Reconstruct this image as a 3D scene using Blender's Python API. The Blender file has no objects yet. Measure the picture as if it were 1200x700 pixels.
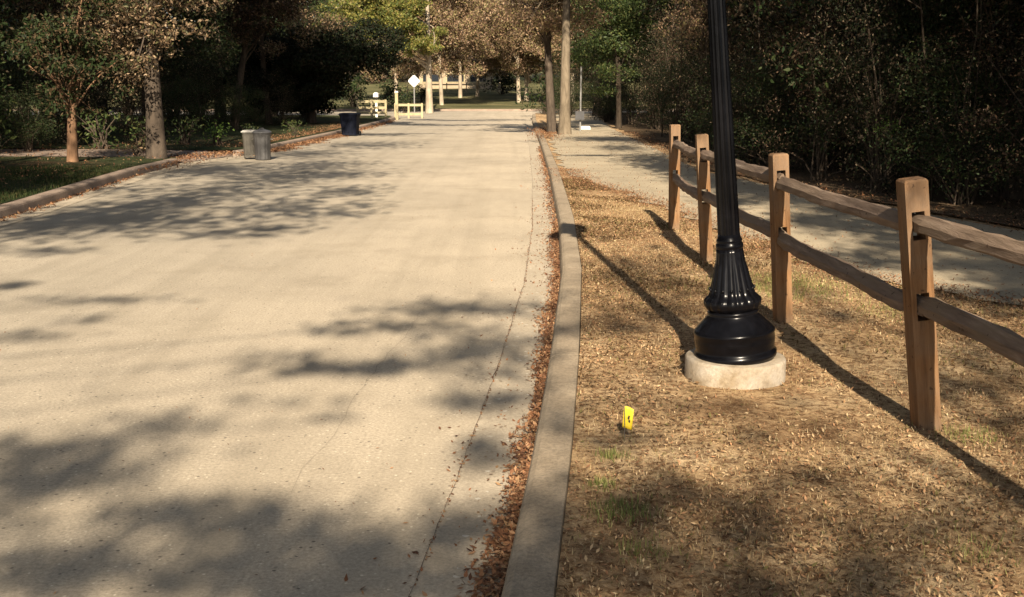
import bpy, math, random
import numpy as np

# ------------------------------------------------------------------ camera, sky, sun, exposure
sc = bpy.context.scene
C = sc.collection
R = math.radians
cam = bpy.data.cameras.new('camera')
cam.sensor_width = 36.0
cam.lens = 36.0 * 1300 / 1200
cam.clip_start = 0.05
cam.clip_end = 2000
co = bpy.data.objects.new('camera', cam)
C.objects.link(co)
co.location = (0, 0, 1.6)
co.rotation_euler = (R(90) - math.atan(249 / 1300), 0, 0)
sc.camera = co

SUN_EL, SUN_AZ = 32.0, 2.0            # the sun stands behind the viewer, a touch to the right
w = bpy.data.worlds.new('World')
sc.world = w
w.use_nodes = True
nt = w.node_tree
sky = nt.nodes.new('ShaderNodeTexSky')
sky.sky_type = 'NISHITA'
sky.sun_disc = False
sky.sun_elevation = R(SUN_EL)
sky.sun_rotation = R(180 - SUN_AZ)
hs = nt.nodes.new('ShaderNodeHueSaturation')
hs.inputs['Saturation'].default_value = 0.45
nt.links.new(sky.outputs[0], hs.inputs['Color'])
nt.links.new(hs.outputs[0], nt.nodes['Background'].inputs[0])
nt.nodes['Background'].inputs[1].default_value = 0.058
sl = bpy.data.lights.new('sun', 'SUN')
sl.energy = 5.0
sl.angle = R(0.53)
sl.color = (1.0, 0.85, 0.655)
so = bpy.data.objects.new('sun', sl)
C.objects.link(so)
so.rotation_euler = (R(90 - SUN_EL), 0, R(SUN_AZ))
TO_SUN = np.array([math.sin(R(SUN_AZ)) * math.cos(R(SUN_EL)), -math.cos(R(SUN_AZ)) * math.cos(R(SUN_EL)), math.sin(R(SUN_EL))])
vs = sc.view_settings
vs.view_transform = 'Standard'
vs.look = 'None'
vs.exposure = 1.36
vs.gamma = 1.0
vs.use_curve_mapping = False
sc.cycles.max_bounces = 6
sc.cycles.diffuse_bounces = 3
sc.cycles.transparent_max_bounces = 4
sc.cycles.use_denoising = True

rng = np.random.default_rng(7)
rd = random.Random(11)

# ------------------------------------------------------------------ materials
def mat(name):
    m = bpy.data.materials.new(name)
    m.use_nodes = True
    t = m.node_tree
    return m, t, t.nodes['Principled BSDF']

def N(t, kind, **kw):
    n = t.nodes.new(kind)
    for k, v in kw.items():
        setattr(n, k, v)
    return n

def noise(t, scale, detail=4, rough=0.6, coord=None, stretch=None, dist=0.0):
    n = N(t, 'ShaderNodeTexNoise')
    n.inputs['Scale'].default_value = scale
    n.inputs['Detail'].default_value = detail
    n.inputs['Roughness'].default_value = rough
    n.inputs['Distortion'].default_value = dist
    tc = N(t, 'ShaderNodeTexCoord')
    if stretch:
        mp = N(t, 'ShaderNodeMapping')
        mp.inputs['Scale'].default_value = stretch
        t.links.new(tc.outputs['Object'], mp.inputs[0])
        t.links.new(mp.outputs[0], n.inputs[0])
    else:
        t.links.new(tc.outputs['Object'], n.inputs[0])
    return n.outputs['Fac']

def ramp(t, fac, stops, const=False):
    r = N(t, 'ShaderNodeValToRGB')
    cr = r.color_ramp
    if const:
        cr.interpolation = 'CONSTANT'
    while len(cr.elements) < len(stops):
        cr.elements.new(0.5)
    for e, (p, c) in zip(cr.elements, stops):
        e.position = p
        e.color = (*c, 1) if len(c) == 3 else c
    t.links.new(fac, r.inputs[0])
    return r.outputs[0]

def mix(t, fac, a, b, mode='MIX'):
    n = N(t, 'ShaderNodeMix', data_type='RGBA', blend_type=mode)
    for i, v in ((0, fac), (6, a), (7, b)):
        if hasattr(v, 'is_linked'):
            t.links.new(v, n.inputs[i])
        elif isinstance(v, (int, float)):
            n.inputs[i].default_value = v
        else:
            n.inputs[i].default_value = (*v, 1)
    return n.outputs[2]

def bump(t, b, fac, strength, dist=0.01):
    n = N(t, 'ShaderNodeBump')
    n.inputs['Strength'].default_value = strength
    n.inputs['Distance'].default_value = dist
    t.links.new(fac, n.inputs['Height'])
    t.links.new(n.outputs[0], b.inputs['Normal'])

G3 = lambda a, b=None: ((a, a, a), (b, b, b))

def surface(name, base_stops, scale, fine=(60, 0.25), rough=0.9, bmp=0.3, bd=0.01, stretch=None, spec=0.25, speck=None):
    m, t, b = mat(name)
    c = ramp(t, noise(t, scale, 6, 0.62, stretch=stretch), base_stops)
    f = noise(t, fine[0], 3, 0.7, stretch=stretch)
    lo, hi = 1 - fine[1], 1 + fine[1]
    c = mix(t, 1.0, c, ramp(t, f, [(0.3, (lo,) * 3), (0.7, (hi,) * 3)]), 'MULTIPLY')
    if speck:
        v = N(t, 'ShaderNodeTexVoronoi')
        v.inputs['Scale'].default_value = speck[0]
        tc = N(t, 'ShaderNodeTexCoord')
        t.links.new(tc.outputs['Object'], v.inputs[0])
        sep = N(t, 'ShaderNodeSeparateColor')
        t.links.new(v.outputs['Color'], sep.inputs[0])
        k = ramp(t, sep.outputs[0], [(0, (0, 0, 0)), (speck[1], (0, 0, 0)), (speck[1] + 0.01, (1, 1, 1))])
        c = mix(t, k, c, speck[2])
    t.links.new(c, b.inputs['Base Color'])
    b.inputs['Roughness'].default_value = rough
    b.inputs['Specular IOR Level'].default_value = spec
    bump(t, b, f, bmp, bd)
    return m

def leafmat(name, cols, transl=0.35, rough=0.55, spec=0.3):
    m, t, b = mat(name)
    g = N(t, 'ShaderNodeNewGeometry')
    n = len(cols)
    c = ramp(t, g.outputs['Random Per Island'], [(i / n, col) for i, col in enumerate(cols)], const=True)
    t.links.new(c, b.inputs['Base Color'])
    b.inputs['Roughness'].default_value = rough
    b.inputs['Specular IOR Level'].default_value = spec
    if transl > 0:
        tr = N(t, 'ShaderNodeBsdfTranslucent')
        t.links.new(c, tr.inputs[0])
        mx = N(t, 'ShaderNodeMixShader')
        mx.inputs[0].default_value = transl
        t.links.new(b.outputs[0], mx.inputs[1])
        t.links.new(tr.outputs[0], mx.inputs[2])
        t.links.new(mx.outputs[0], t.nodes['Material Output'].inputs[0])
    return m

def plain(name, col, rough=0.6, spec=0.4, metal=0.0, var=0.15, scale=12, bmp=0.0):
    m, t, b = mat(name)
    f = noise(t, scale, 4)
    c = mix(t, 1.0, col, ramp(t, f, [(0.3, (1 - var,) * 3), (0.7, (1 + var,) * 3)]), 'MULTIPLY')
    t.links.new(c, b.inputs['Base Color'])
    b.inputs['Roughness'].default_value = rough
    b.inputs['Specular IOR Level'].default_value = spec
    b.inputs['Metallic'].default_value = metal
    if bmp:
        bump(t, b, noise(t, scale * 4, 4), bmp, 0.01)
    return m

# road: worn pale concrete
def road_material():
    m, t, b = mat('road_concrete')
    c = ramp(t, noise(t, 0.35, 5, 0.6), [(0.3, (0.305, 0.266, 0.207)), (0.7, (0.395, 0.343, 0.266))])
    c = mix(t, 1.0, c, ramp(t, noise(t, 3.0, 5, 0.7, stretch=(1.6, 0.35, 1)), [(0.3, (0.93,) * 3), (0.7, (1.05,) * 3)]), 'MULTIPLY')
    f = noise(t, 62, 5, 0.8)
    c = mix(t, 1.0, c, ramp(t, f, [(0.3, (0.58,) * 3), (0.7, (1.42,) * 3)]), 'MULTIPLY')
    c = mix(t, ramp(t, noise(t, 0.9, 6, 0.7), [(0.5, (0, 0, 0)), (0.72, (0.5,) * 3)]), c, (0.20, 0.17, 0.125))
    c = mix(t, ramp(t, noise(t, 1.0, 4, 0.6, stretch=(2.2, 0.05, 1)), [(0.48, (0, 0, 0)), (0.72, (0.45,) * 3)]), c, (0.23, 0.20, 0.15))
    for sc_, thr, col in ((70, 0.975, (0.52, 0.47, 0.37)), (55, 0.975, (0.12, 0.10, 0.08))):
        v = N(t, 'ShaderNodeTexVoronoi')
        v.inputs['Scale'].default_value = sc_
        tc = N(t, 'ShaderNodeTexCoord')
        t.links.new(tc.outputs['Object'], v.inputs[0])
        sep = N(t, 'ShaderNodeSeparateColor')
        t.links.new(v.outputs['Color'], sep.inputs[0])
        k = ramp(t, sep.outputs[0], [(0, (0, 0, 0)), (thr, (0, 0, 0)), (thr + 0.005, (1, 1, 1))])
        d = ramp(t, v.outputs['Distance'], [(0.25, (1, 1, 1)), (0.5, (0, 0, 0))])
        c = mix(t, mix(t, 1.0, k, d, 'MULTIPLY'), c, col)
    # the slab is paler towards the right kerb and greyer towards the left
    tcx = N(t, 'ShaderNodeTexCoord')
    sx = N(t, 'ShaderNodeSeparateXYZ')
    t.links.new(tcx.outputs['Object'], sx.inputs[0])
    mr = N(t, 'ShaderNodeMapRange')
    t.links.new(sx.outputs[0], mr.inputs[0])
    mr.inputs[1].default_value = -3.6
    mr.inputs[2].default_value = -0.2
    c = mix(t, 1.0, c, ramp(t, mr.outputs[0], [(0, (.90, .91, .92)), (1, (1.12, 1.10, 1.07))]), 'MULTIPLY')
    t.links.new(c, b.inputs['Base Color'])
    b.inputs['Roughness'].default_value = 0.85
    b.inputs['Specular IOR Level'].default_value = 0.25
    bump(t, b, f, 0.35, 0.006)
    return m

M = {}
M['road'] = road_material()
M['gutter'] = surface('gutter_concrete', [(0.3, (0.30, 0.255, 0.19)), (0.7, (0.40, 0.345, 0.265))], 2.2, (80, 0.22), speck=(60, 0.985, (0.5, 0.46, 0.38)))
M['kerb'] = surface('kerb_concrete', [(0.3, (0.20, 0.162, 0.115)), (0.5, (0.265, 0.215, 0.153)), (0.7, (0.325, 0.268, 0.195))], 3.5, (70, 0.28), bmp=0.5)
M['kerb_left'] = surface('kerb_concrete_dusty', [(0.3, (0.19, 0.145, 0.115)), (0.7, (0.27, 0.21, 0.165))], 2.5, (50, 0.25), bmp=0.4)
M['joint'] = plain('dark_joint', (0.10, 0.075, 0.055), 0.95)
M['path'] = surface('path_concrete', [(0.3, (0.26, 0.22, 0.155)), (0.7, (0.39, 0.33, 0.235))], 0.9, (60, 0.25), speck=(40, 0.985, (0.14, 0.09, 0.05)))
def soil_material():
    m, t, b = mat('sandy_soil')
    c = ramp(t, noise(t, 1.3, 6, 0.65), [(0.34, (0.27, 0.16, 0.08)), (0.5, (0.48, 0.33, 0.18)), (0.66, (0.64, 0.48, 0.29))])
    c = mix(t, ramp(t, noise(t, 26, 4, 0.7), [(0.42, (0, 0, 0)), (0.62, (1, 1, 1))]), c, (0.15, 0.08, 0.038))
    c = mix(t, ramp(t, noise(t, 70, 3, 0.7), [(0.5, (0, 0, 0)), (0.7, (0.8, 0.8, 0.8))]), c, (0.46, 0.34, 0.2))
    t.links.new(c, b.inputs['Base Color'])
    b.inputs['Roughness'].default_value = 1.0
    b.inputs['Specular IOR Level'].default_value = 0.1
    bump(t, b, noise(t, 30, 6, 0.75), 0.9, 0.03)
    return m
M['soil'] = soil_material()
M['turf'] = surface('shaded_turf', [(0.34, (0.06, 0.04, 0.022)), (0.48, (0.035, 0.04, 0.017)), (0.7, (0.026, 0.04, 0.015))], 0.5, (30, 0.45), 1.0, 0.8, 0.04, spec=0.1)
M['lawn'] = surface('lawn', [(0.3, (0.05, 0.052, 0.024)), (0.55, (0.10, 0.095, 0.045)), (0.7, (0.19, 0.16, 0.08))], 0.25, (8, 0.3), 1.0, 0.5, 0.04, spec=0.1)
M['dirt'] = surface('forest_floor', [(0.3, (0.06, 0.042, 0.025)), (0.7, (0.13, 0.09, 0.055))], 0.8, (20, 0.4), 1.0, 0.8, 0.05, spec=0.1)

def bark(name, a, c2, scale=9, strength=0.8):
    m, t, b = mat(name)
    f = noise(t, scale, 6, 0.7, stretch=(1, 1, 0.22), dist=0.6)
    col = ramp(t, f, [(0.3, a), (0.65, c2)])
    col = mix(t, 1.0, col, ramp(t, noise(t, 1.7, 3), [(0.3, (0.75,) * 3), (0.7, (1.2,) * 3)]), 'MULTIPLY')
    t.links.new(col, b.inputs['Base Color'])
    b.inputs['Roughness'].default_value = 0.95
    b.inputs['Specular IOR Level'].default_value = 0.15
    bump(t, b, f, strength, 0.03)
    return m
M['bark'] = bark('grey_brown_bark', (0.07, 0.052, 0.038), (0.22, 0.17, 0.125))
M['bark_mid'] = bark('mid_grey_bark', (0.035, 0.028, 0.022), (0.095, 0.074, 0.056))
M['bark_dim'] = bark('dim_stem_bark', (0.018, 0.014, 0.01), (0.055, 0.042, 0.03))
M['bark_dark'] = bark('dark_bark', (0.03, 0.024, 0.018), (0.09, 0.068, 0.05))
M['bark_orange'] = bark('orange_smooth_bark', (0.09, 0.052, 0.032), (0.22, 0.13, 0.075), 6, 0.4)
M['bark_tan'] = bark('tan_bark', (0.085, 0.068, 0.048), (0.19, 0.155, 0.11))
M['bark_pale'] = bark('pale_bark', (0.20, 0.165, 0.12), (0.40, 0.335, 0.25), 5, 0.5)
M['leaf_myrtle'] = leafmat('myrtle_leaves', [(0.02, 0.034, 0.012), (0.033, 0.046, 0.016), (0.06, 0.042, 0.022), (0.015, 0.02, 0.01), (0.08, 0.058, 0.032), (0.027, 0.04, 0.014)], 0.25, 0.6, 0.12)
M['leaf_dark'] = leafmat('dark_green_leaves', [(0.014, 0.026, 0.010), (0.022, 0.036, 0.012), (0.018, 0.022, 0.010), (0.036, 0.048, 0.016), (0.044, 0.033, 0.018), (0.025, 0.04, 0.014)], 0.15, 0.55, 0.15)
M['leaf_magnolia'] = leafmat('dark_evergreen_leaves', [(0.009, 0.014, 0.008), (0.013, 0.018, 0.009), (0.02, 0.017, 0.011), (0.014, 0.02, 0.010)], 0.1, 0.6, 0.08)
M['leaf_mid'] = leafmat('mid_green_leaves', [(0.05, 0.08, 0.022), (0.085, 0.115, 0.035), (0.03, 0.05, 0.016), (0.12, 0.13, 0.04), (0.06, 0.09, 0.03)], 0.35)
M['leaf_yellow'] = leafmat('yellow_green_leaves', [(0.16, 0.17, 0.04), (0.24, 0.22, 0.05), (0.08, 0.10, 0.028), (0.12, 0.15, 0.035), (0.20, 0.16, 0.05)], 0.4)
M['leaf_brown'] = leafmat('brown_autumn_leaves', [(0.14, 0.09, 0.05), (0.21, 0.14, 0.08), (0.08, 0.057, 0.034), (0.32, 0.23, 0.14), (0.10, 0.095, 0.04), (0.06, 0.047, 0.028)], 0.3)
M['leaf_rust'] = leafmat('rust_brown_autumn_leaves', [(0.20, 0.125, 0.075), (0.27, 0.175, 0.11), (0.14, 0.09, 0.055), (0.33, 0.23, 0.14), (0.17, 0.14, 0.06), (0.10, 0.07, 0.045), (0.22, 0.19, 0.08)], 0.3)
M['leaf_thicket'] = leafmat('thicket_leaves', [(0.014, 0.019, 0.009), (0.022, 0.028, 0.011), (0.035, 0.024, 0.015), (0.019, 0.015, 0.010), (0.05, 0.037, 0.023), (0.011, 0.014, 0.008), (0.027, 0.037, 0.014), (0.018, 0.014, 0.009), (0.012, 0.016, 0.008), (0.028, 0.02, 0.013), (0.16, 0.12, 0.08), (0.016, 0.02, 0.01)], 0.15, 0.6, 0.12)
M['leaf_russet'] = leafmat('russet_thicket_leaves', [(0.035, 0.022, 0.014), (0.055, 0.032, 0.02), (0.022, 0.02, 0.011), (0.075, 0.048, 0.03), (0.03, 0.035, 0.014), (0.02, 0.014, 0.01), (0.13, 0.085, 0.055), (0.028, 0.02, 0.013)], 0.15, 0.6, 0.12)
M['leaf_bright'] = leafmat('fresh_green_leaves', [(0.12, 0.20, 0.045), (0.18, 0.27, 0.06), (0.08, 0.14, 0.04)], 0.4)
M['litter'] = leafmat('fallen_leaf_litter', [(0.19, 0.09, 0.045), (0.26, 0.13, 0.065), (0.12, 0.06, 0.032), (0.34, 0.20, 0.11), (0.20, 0.095, 0.05), (0.10, 0.05, 0.03), (0.29, 0.18, 0.095)], 0.15, 0.8, 0.15)
M['litter_pale'] = leafmat('faded_leaf_litter', [(0.36, 0.23, 0.12), (0.50, 0.35, 0.20), (0.16, 0.09, 0.05), (0.56, 0.42, 0.25), (0.24, 0.125, 0.065), (0.30, 0.17, 0.09), (0.42, 0.24, 0.13), (0.08, 0.048, 0.028), (0.44, 0.30, 0.17), (0.14, 0.11, 0.05), (0.10, 0.06, 0.035)], 0.15, 0.85, 0.1)
M['thatch'] = leafmat('dark_brown_thatch', [(0.12, 0.07, 0.035), (0.18, 0.11, 0.055), (0.08, 0.05, 0.028), (0.13, 0.11, 0.045), (0.26, 0.17, 0.09), (0.10, 0.06, 0.03)], 0.15, 0.9, 0.05)
M['straw'] = leafmat('dry_grass_blades', [(0.60, 0.46, 0.26), (0.50, 0.37, 0.19), (0.68, 0.55, 0.34), (0.26, 0.18, 0.09), (0.22, 0.21, 0.08), (0.38, 0.29, 0.15)], 0.3, 0.8, 0.1)
M['grass'] = leafmat('green_grass_blades', [(0.03, 0.048, 0.015), (0.042, 0.056, 0.02), (0.022, 0.036, 0.012), (0.08, 0.07, 0.03)], 0.3, 0.7, 0.1)
M['grass_lit'] = leafmat('green_tuft_blades', [(0.20, 0.22, 0.07), (0.14, 0.17, 0.05), (0.32, 0.31, 0.12)], 0.3, 0.7, 0.1)

def wood(name, stops, grain=0.35):
    m, t, b = mat(name)
    f = noise(t, 26, 6, 0.7, stretch=(1, 1, 0.09) if 'post' in name else (1, 0.07, 1), dist=0.3)
    c = ramp(t, f, stops)
    c = mix(t, ramp(t, noise(t, 2.3, 4, 0.6), [(0.4, (0, 0, 0)), (0.62, (0.75,) * 3)]), c, (0.17, 0.125, 0.085))
    c = mix(t, ramp(t, noise(t, 34, 2, 0.5), [(0.68, (0, 0, 0)), (0.72, (0.8,) * 3)]), c, (0.06, 0.035, 0.022))
    t.links.new(c, b.inputs['Base Color'])
    b.inputs['Roughness'].default_value = 0.85
    b.inputs['Specular IOR Level'].default_value = 0.2
    bump(t, b, f, 1.0, 0.010)
    return m
M['post'] = wood('cedar_post_wood', [(0.3, (0.10, 0.05, 0.022)), (0.55, (0.21, 0.112, 0.05)), (0.75, (0.29, 0.175, 0.09))])
M['rail'] = wood('weathered_rail_wood', [(0.3, (0.085, 0.058, 0.043)), (0.55, (0.20, 0.145, 0.108)), (0.75, (0.36, 0.285, 0.22))])
M['far_wood'] = plain('sunlit_fence_paint', (0.32, 0.275, 0.165), 0.8, 0.2, var=0.2, scale=6)
M['black'] = plain('black_gloss_paint', (0.003, 0.003, 0.004), 0.24, 0.18, var=0.3, scale=30)
M['pier'] = surface('cast_concrete_pier', [(0.34, (0.20, 0.155, 0.10)), (0.52, (0.29, 0.245, 0.185)), (0.7, (0.36, 0.325, 0.275))], 7, (60, 0.16), bmp=0.4)
M['glass'] = plain('frosted_lamp_glass', (0.75, 0.73, 0.68), 0.35, 0.5, var=0.03)
M['yellow'] = plain('yellow_flag_plastic', (0.70, 0.53, 0.03), 0.5, 0.4, var=0.06)
M['ink'] = plain('black_ink', (0.03, 0.025, 0.02), 0.6)
M['wire'] = plain('steel_wire', (0.25, 0.23, 0.2), 0.4, 0.5, 0.8)
M['bin_grey'] = plain('grey_bin_plastic', (0.05, 0.049, 0.049), 0.55, 0.4, var=0.25, scale=4)
M['bin_dark'] = plain('dark_grey_bin_plastic', (0.045, 0.045, 0.048), 0.5, 0.4, var=0.3, scale=4)
M['bin_tan'] = plain('tan_grey_bin_plastic', (0.06, 0.055, 0.045), 0.6, 0.3, var=0.25, scale=4)
M['bin_lid'] = plain('pale_grey_lid', (0.30, 0.29, 0.27), 0.45, 0.4)
M['bin_blue'] = plain('navy_blue_plastic', (0.004, 0.006, 0.014), 0.6, 0.12)
M['rubber'] = plain('black_rubber', (0.02, 0.02, 0.02), 0.8, 0.2)
M['white'] = plain('white_paint', (0.66, 0.64, 0.59), 0.6, 0.3, var=0.05)
M['cream'] = plain('cream_wall', (0.30, 0.24, 0.165), 0.85, 0.2, var=0.12, scale=1.5)
M['roof'] = plain('brown_shingles', (0.09, 0.07, 0.055), 0.95, 0.1, var=0.35, scale=4, bmp=0.5)
M['pane'] = plain('dark_window_glass', (0.02, 0.024, 0.03), 0.1, 0.6)
M['grey_steel'] = plain('galvanised_steel', (0.3, 0.3, 0.29), 0.5, 0.4, 0.5)
M['stone'] = plain('grey_field_stone', (0.22, 0.19, 0.16), 0.9, 0.2, var=0.3, scale=8, bmp=0.6)

# ------------------------------------------------------------------ object helpers
def link(name, me, parent=None, loc=None):
    o = bpy.data.objects.new(name, me)
    C.objects.link(o)
    if parent is not None:
        o.parent = parent
    if loc is not None:
        o.location = loc
    return o

def mesh(name, verts, faces, m, smooth=False):
    me = bpy.data.meshes.new(name)
    me.from_pydata([tuple(map(float, v)) for v in verts], [], faces)
    me.update()
    ms = m if isinstance(m, list) else [m]
    for x in ms:
        me.materials.append(x)
    if smooth:
        me.polygons.foreach_set('use_smooth', [True] * len(me.polygons))
    return me

def thing(name, label, cat, loc=(0, 0, 0), rz=0.0, group=None):
    o = link(name, None, None, loc)
    o.rotation_euler = (0, 0, rz)
    return tag(o, label, cat, group)

def tag(o, label, cat, group=None):
    o['label'] = label
    o['category'] = cat
    if group:
        o['group'] = group
    return o

def struct(name, me, kind='structure'):
    o = link(name, me)
    o['kind'] = kind
    return o

def stuff(name, me, label, cat):
    o = struct(name, me, 'stuff')
    o['label'] = label
    o['category'] = cat
    return o

class MB:
    def __init__(s):
        s.v = []
        s.f = []
    def add(s, v, f):
        n = len(s.v)
        s.v += [tuple(p) for p in v]
        s.f += [tuple(i + n for i in q) for q in f]
        return s
    def box(s, x0, x1, y0, y1, z0, z1, taper=0.0):
        a, b = taper, taper
        v = [(x0, y0, z0), (x1, y0, z0), (x1, y1, z0), (x0, y1, z0), (x0 + a, y0 + b, z1), (x1 - a, y0 + b, z1), (x1 - a, y1 - b, z1), (x0 + a, y1 - b, z1)]
        return s.add(v, [(3, 2, 1, 0), (4, 5, 6, 7), (0, 1, 5, 4), (1, 2, 6, 5), (2, 3, 7, 6), (3, 0, 4, 7)])
    def tube(s, pts, rad, n=8, cap=True):
        pts = [np.array(p, float) for p in pts]
        rings = []
        for i, p in enumerate(pts):
            d = pts[min(i + 1, len(pts) - 1)] - pts[max(i - 1, 0)]
            d /= (np.linalg.norm(d) + 1e-9)
            u = np.cross(d, (0.0, 1.0, 0.0) if abs(d[1]) < 0.9 else (1.0, 0, 0))
            u /= np.linalg.norm(u)
            q = np.cross(d, u)
            r = rad[i] if hasattr(rad, '__len__') else rad
            rings.append([p + r * (math.cos(2 * math.pi * k / n) * u + math.sin(2 * math.pi * k / n) * q) for k in range(n)])
        v = [x for rg in rings for x in rg]
        f = []
        for i in range(len(pts) - 1):
            for k in range(n):
                a, b = i * n + k, i * n + (k + 1) % n
                f.append((a, b, b + n, a + n))
        if cap:
            f.append(tuple(range(n - 1, -1, -1)))
            f.append(tuple(range((len(pts) - 1) * n, len(pts) * n)))
        return s.add(v, f)
    def lathe(s, prof, n=32, cx=0, cy=0, mod=None):
        v = []
        for i, (r, z) in enumerate(prof):
            for k in range(n):
                a = 2 * math.pi * k / n
                rr = r * (mod(a, z, i) if mod else 1)
                v.append((cx + rr * math.cos(a), cy + rr * math.sin(a), z))
        f = []
        for i in range(len(prof) - 1):
            for k in range(n):
                a, b = i * n + k, i * n + (k + 1) % n
                f.append((a, b, b + n, a + n))
        f.append(tuple(range(n - 1, -1, -1)))
        f.append(tuple(range((len(prof) - 1) * n, len(prof) * n)))
        return s.add(v, f)
    def build(s, name, m, parent=None, smooth=False, loc=None):
        return link(name, mesh(name, s.v, s.f, m, smooth), parent, loc)

def quads_mesh(name, V, m):
    """V: (n,4,3) array of quads -> mesh (fast)"""
    n = len(V)
    me = bpy.data.meshes.new(name)
    me.vertices.add(n * 4)
    me.vertices.foreach_set('co', V.reshape(-1).astype(np.float32))
    me.loops.add(n * 4)
    me.loops.foreach_set('vertex_index', np.arange(n * 4, dtype=np.int32))
    me.polygons.add(n)
    me.polygons.foreach_set('loop_start', np.arange(0, n * 4, 4, dtype=np.int32))
    me.materials.append(m)
    me.update(calc_edges=True)
    me.validate()
    return me

def unit(n):
    a = rng.normal(size=(n, 3))
    return a / np.linalg.norm(a, axis=1)[:, None]

def leaf_quads(P, size, wid=0.42, flat=0.0, var=0.35):
    n = len(P)
    u = unit(n)
    if flat:
        u[:, 2] *= (1 - flat)
        u /= np.linalg.norm(u, axis=1)[:, None]
    q = unit(n)
    if flat:
        q = np.cross(u, np.array([0, 0, 1.0]) + q * (1 - flat) * 0.8)
    else:
        q = np.cross(u, q)
    q /= (np.linalg.norm(q, axis=1)[:, None] + 1e-9)
    s = (size * (1 + var * rng.uniform(-1, 1, n)))[:, None]
    return np.stack([P - u * s, P - q * s * wid, P + u * s, P + q * s * wid], axis=1)

def cloud(cl, per, size, wid=0.42, flat=0.0):
    """cl: list of (x,y,z,rx,ry,rz); per = leaves per unit clump volume-ish weight"""
    out = []
    for (x, y, z, rx, ry, rz) in cl:
        n = max(4, int(per * (rx * ry + rx * rz + ry * rz) / 3))
        r = rng.uniform(0, 1, n) ** 0.45
        d = unit(n) * r[:, None]
        P = np.array([x, y, z]) + d * np.array([rx, ry, rz])
        out.append(leaf_quads(P, size, wid, flat))
    return np.concatenate(out)

def crown_clumps(c, rad, n, cr, seed, shell=0.55, zmin=None):
    r = random.Random(seed)
    out = []
    while len(out) < n:
        d = [r.gauss(0, 1) for _ in range(3)]
        L = math.sqrt(sum(x * x for x in d))
        k = r.uniform(shell, 1.0)
        p = [c[i] + d[i] / L * rad[i] * k for i in range(3)]
        if zmin is not None and p[2] < zmin:
            continue
        s = cr * r.uniform(0.55, 1.35)
        out.append((*p, s * r.uniform(.9, 1.5), s * r.uniform(.9, 1.5), s * r.uniform(.5, .9)))
    return out

def limb_mesh(base, top, r0, ends, seed, r_end=0.015, n=7, wig=0.15, spread=0.5, flare=1.35, maxlimb=40, ls=1.0):
    """trunk from base to top with limbs that reach the ends"""
    r = random.Random(seed)
    mb = MB()
    base = np.array(base, float)
    top = np.array(top, float)
    K = 8
    ph = r.uniform(0, 6)
    def axis(t):
        p = base + (top - base) * t
        return p + np.array([math.sin(ph + t * 5), math.cos(ph * 1.3 + t * 4), 0]) * wig * t * (1 - 0.3 * t)
    def rad(t):
        return r0 * (1 - 0.72 * t) * (1 + (flare - 1) * math.exp(-t * 22))
    ts = [0, 0.02, 0.06] + [i / K for i in range(1, K + 1)]
    mb.tube([axis(t) for t in ts], [rad(t) for t in ts], 12)
    ends = list(ends)
    r.shuffle(ends)
    for e in ends[:maxlimb]:
        e = np.array(e[:3], float)
        zf = (e[2] - base[2]) / max(0.1, (top[2] - base[2]))
        t = min(0.97, max(spread * 0.45 + r.uniform(0, .38), zf * spread + r.uniform(-.1, .06)))
        a = axis(t)
        d = e - a
        m1 = a + d * 0.35 + np.array([r.uniform(-.1, .1), r.uniform(-.1, .1), 0.12]) * np.linalg.norm(d)
        m2 = a + d * 0.7 + np.array([r.uniform(-.08, .08), r.uniform(-.08, .08), 0.06]) * np.linalg.norm(d)
        ra = ls * min(rad(t) * 0.5, 0.012 + 0.012 * np.linalg.norm(d))
        mb.tube([a, m1, m2, e], [ra, ra * 0.66, ra * 0.4, r_end], 6, cap=False)
        for _ in range(2):
            s = m2 + (e - m2) * r.uniform(0, .6)
            v = np.array([r.uniform(-1, 1), r.uniform(-1, 1), r.uniform(-.4, .8)]) * 0.3 * max(.6, np.linalg.norm(d) * .4)
            mb.tube([s, s + v * .5, s + v + np.array([0, 0, .05])], [ra * .3, ra * .2, r_end * .5], 4, cap=False)
    return mb

def smoothstep(a, b, x):
    t = max(0, min(1, (x - a) / (b - a)))
    return t * t * (3 - 2 * t)

# ------------------------------------------------------------------ the lie of the land
KR = [(-40, -1.2), (-10, -.62), (0, -.1), (3.03, .12), (4.35, .24), (6.28, .39), (9.02, .57), (12.6, .70), (19.7, .83), (30, .93), (38.5, .98), (50, 1.05), (60, 1.25), (62.5, 1.9), (63.6, 3.4), (64, 8)]
KL = [(-40, -6.2), (8, -6.2), (14.2, -6.45), (17.9, -6.8), (20.3, -7.0), (23.2, -7.05), (26.2, -6.4), (28, -6.25), (37.5, -5.9), (44, -5.8), (54, -5.75), (57.2, -6.3), (58.4, -7.8), (58.8, -12)]
def kr(y):
    return float(np.interp(y, [p[0] for p in KR], [p[1] for p in KR]))
def kl(y):
    return float(np.interp(y, [p[0] for p in KL], [p[1] for p in KL]))
def lz(y):        # height of the rising lawn beyond the cross street
    return 0.13 + max(0.0, y - 74) * 0.022 + max(0.0, y - 120) * 0.03

def sheet(rows, m, name):
    """rows: list of equal-length lists of points"""
    n = len(rows[0])
    v = [p for r_ in rows for p in r_]
    f = []
    for i in range(len(rows) - 1):
        for k in range(n - 1):
            a = i * n + k
            f.append((a, a + 1, a + n + 1, a + n))
    return mesh(name, v, f, m)

struct('ground', mesh('ground', [(-400, -400, -.06), (400, -400, -.06), (400, 600, -.06), (-400, 600, -.06)], [(0, 1, 2, 3)], M['dirt']))
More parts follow.
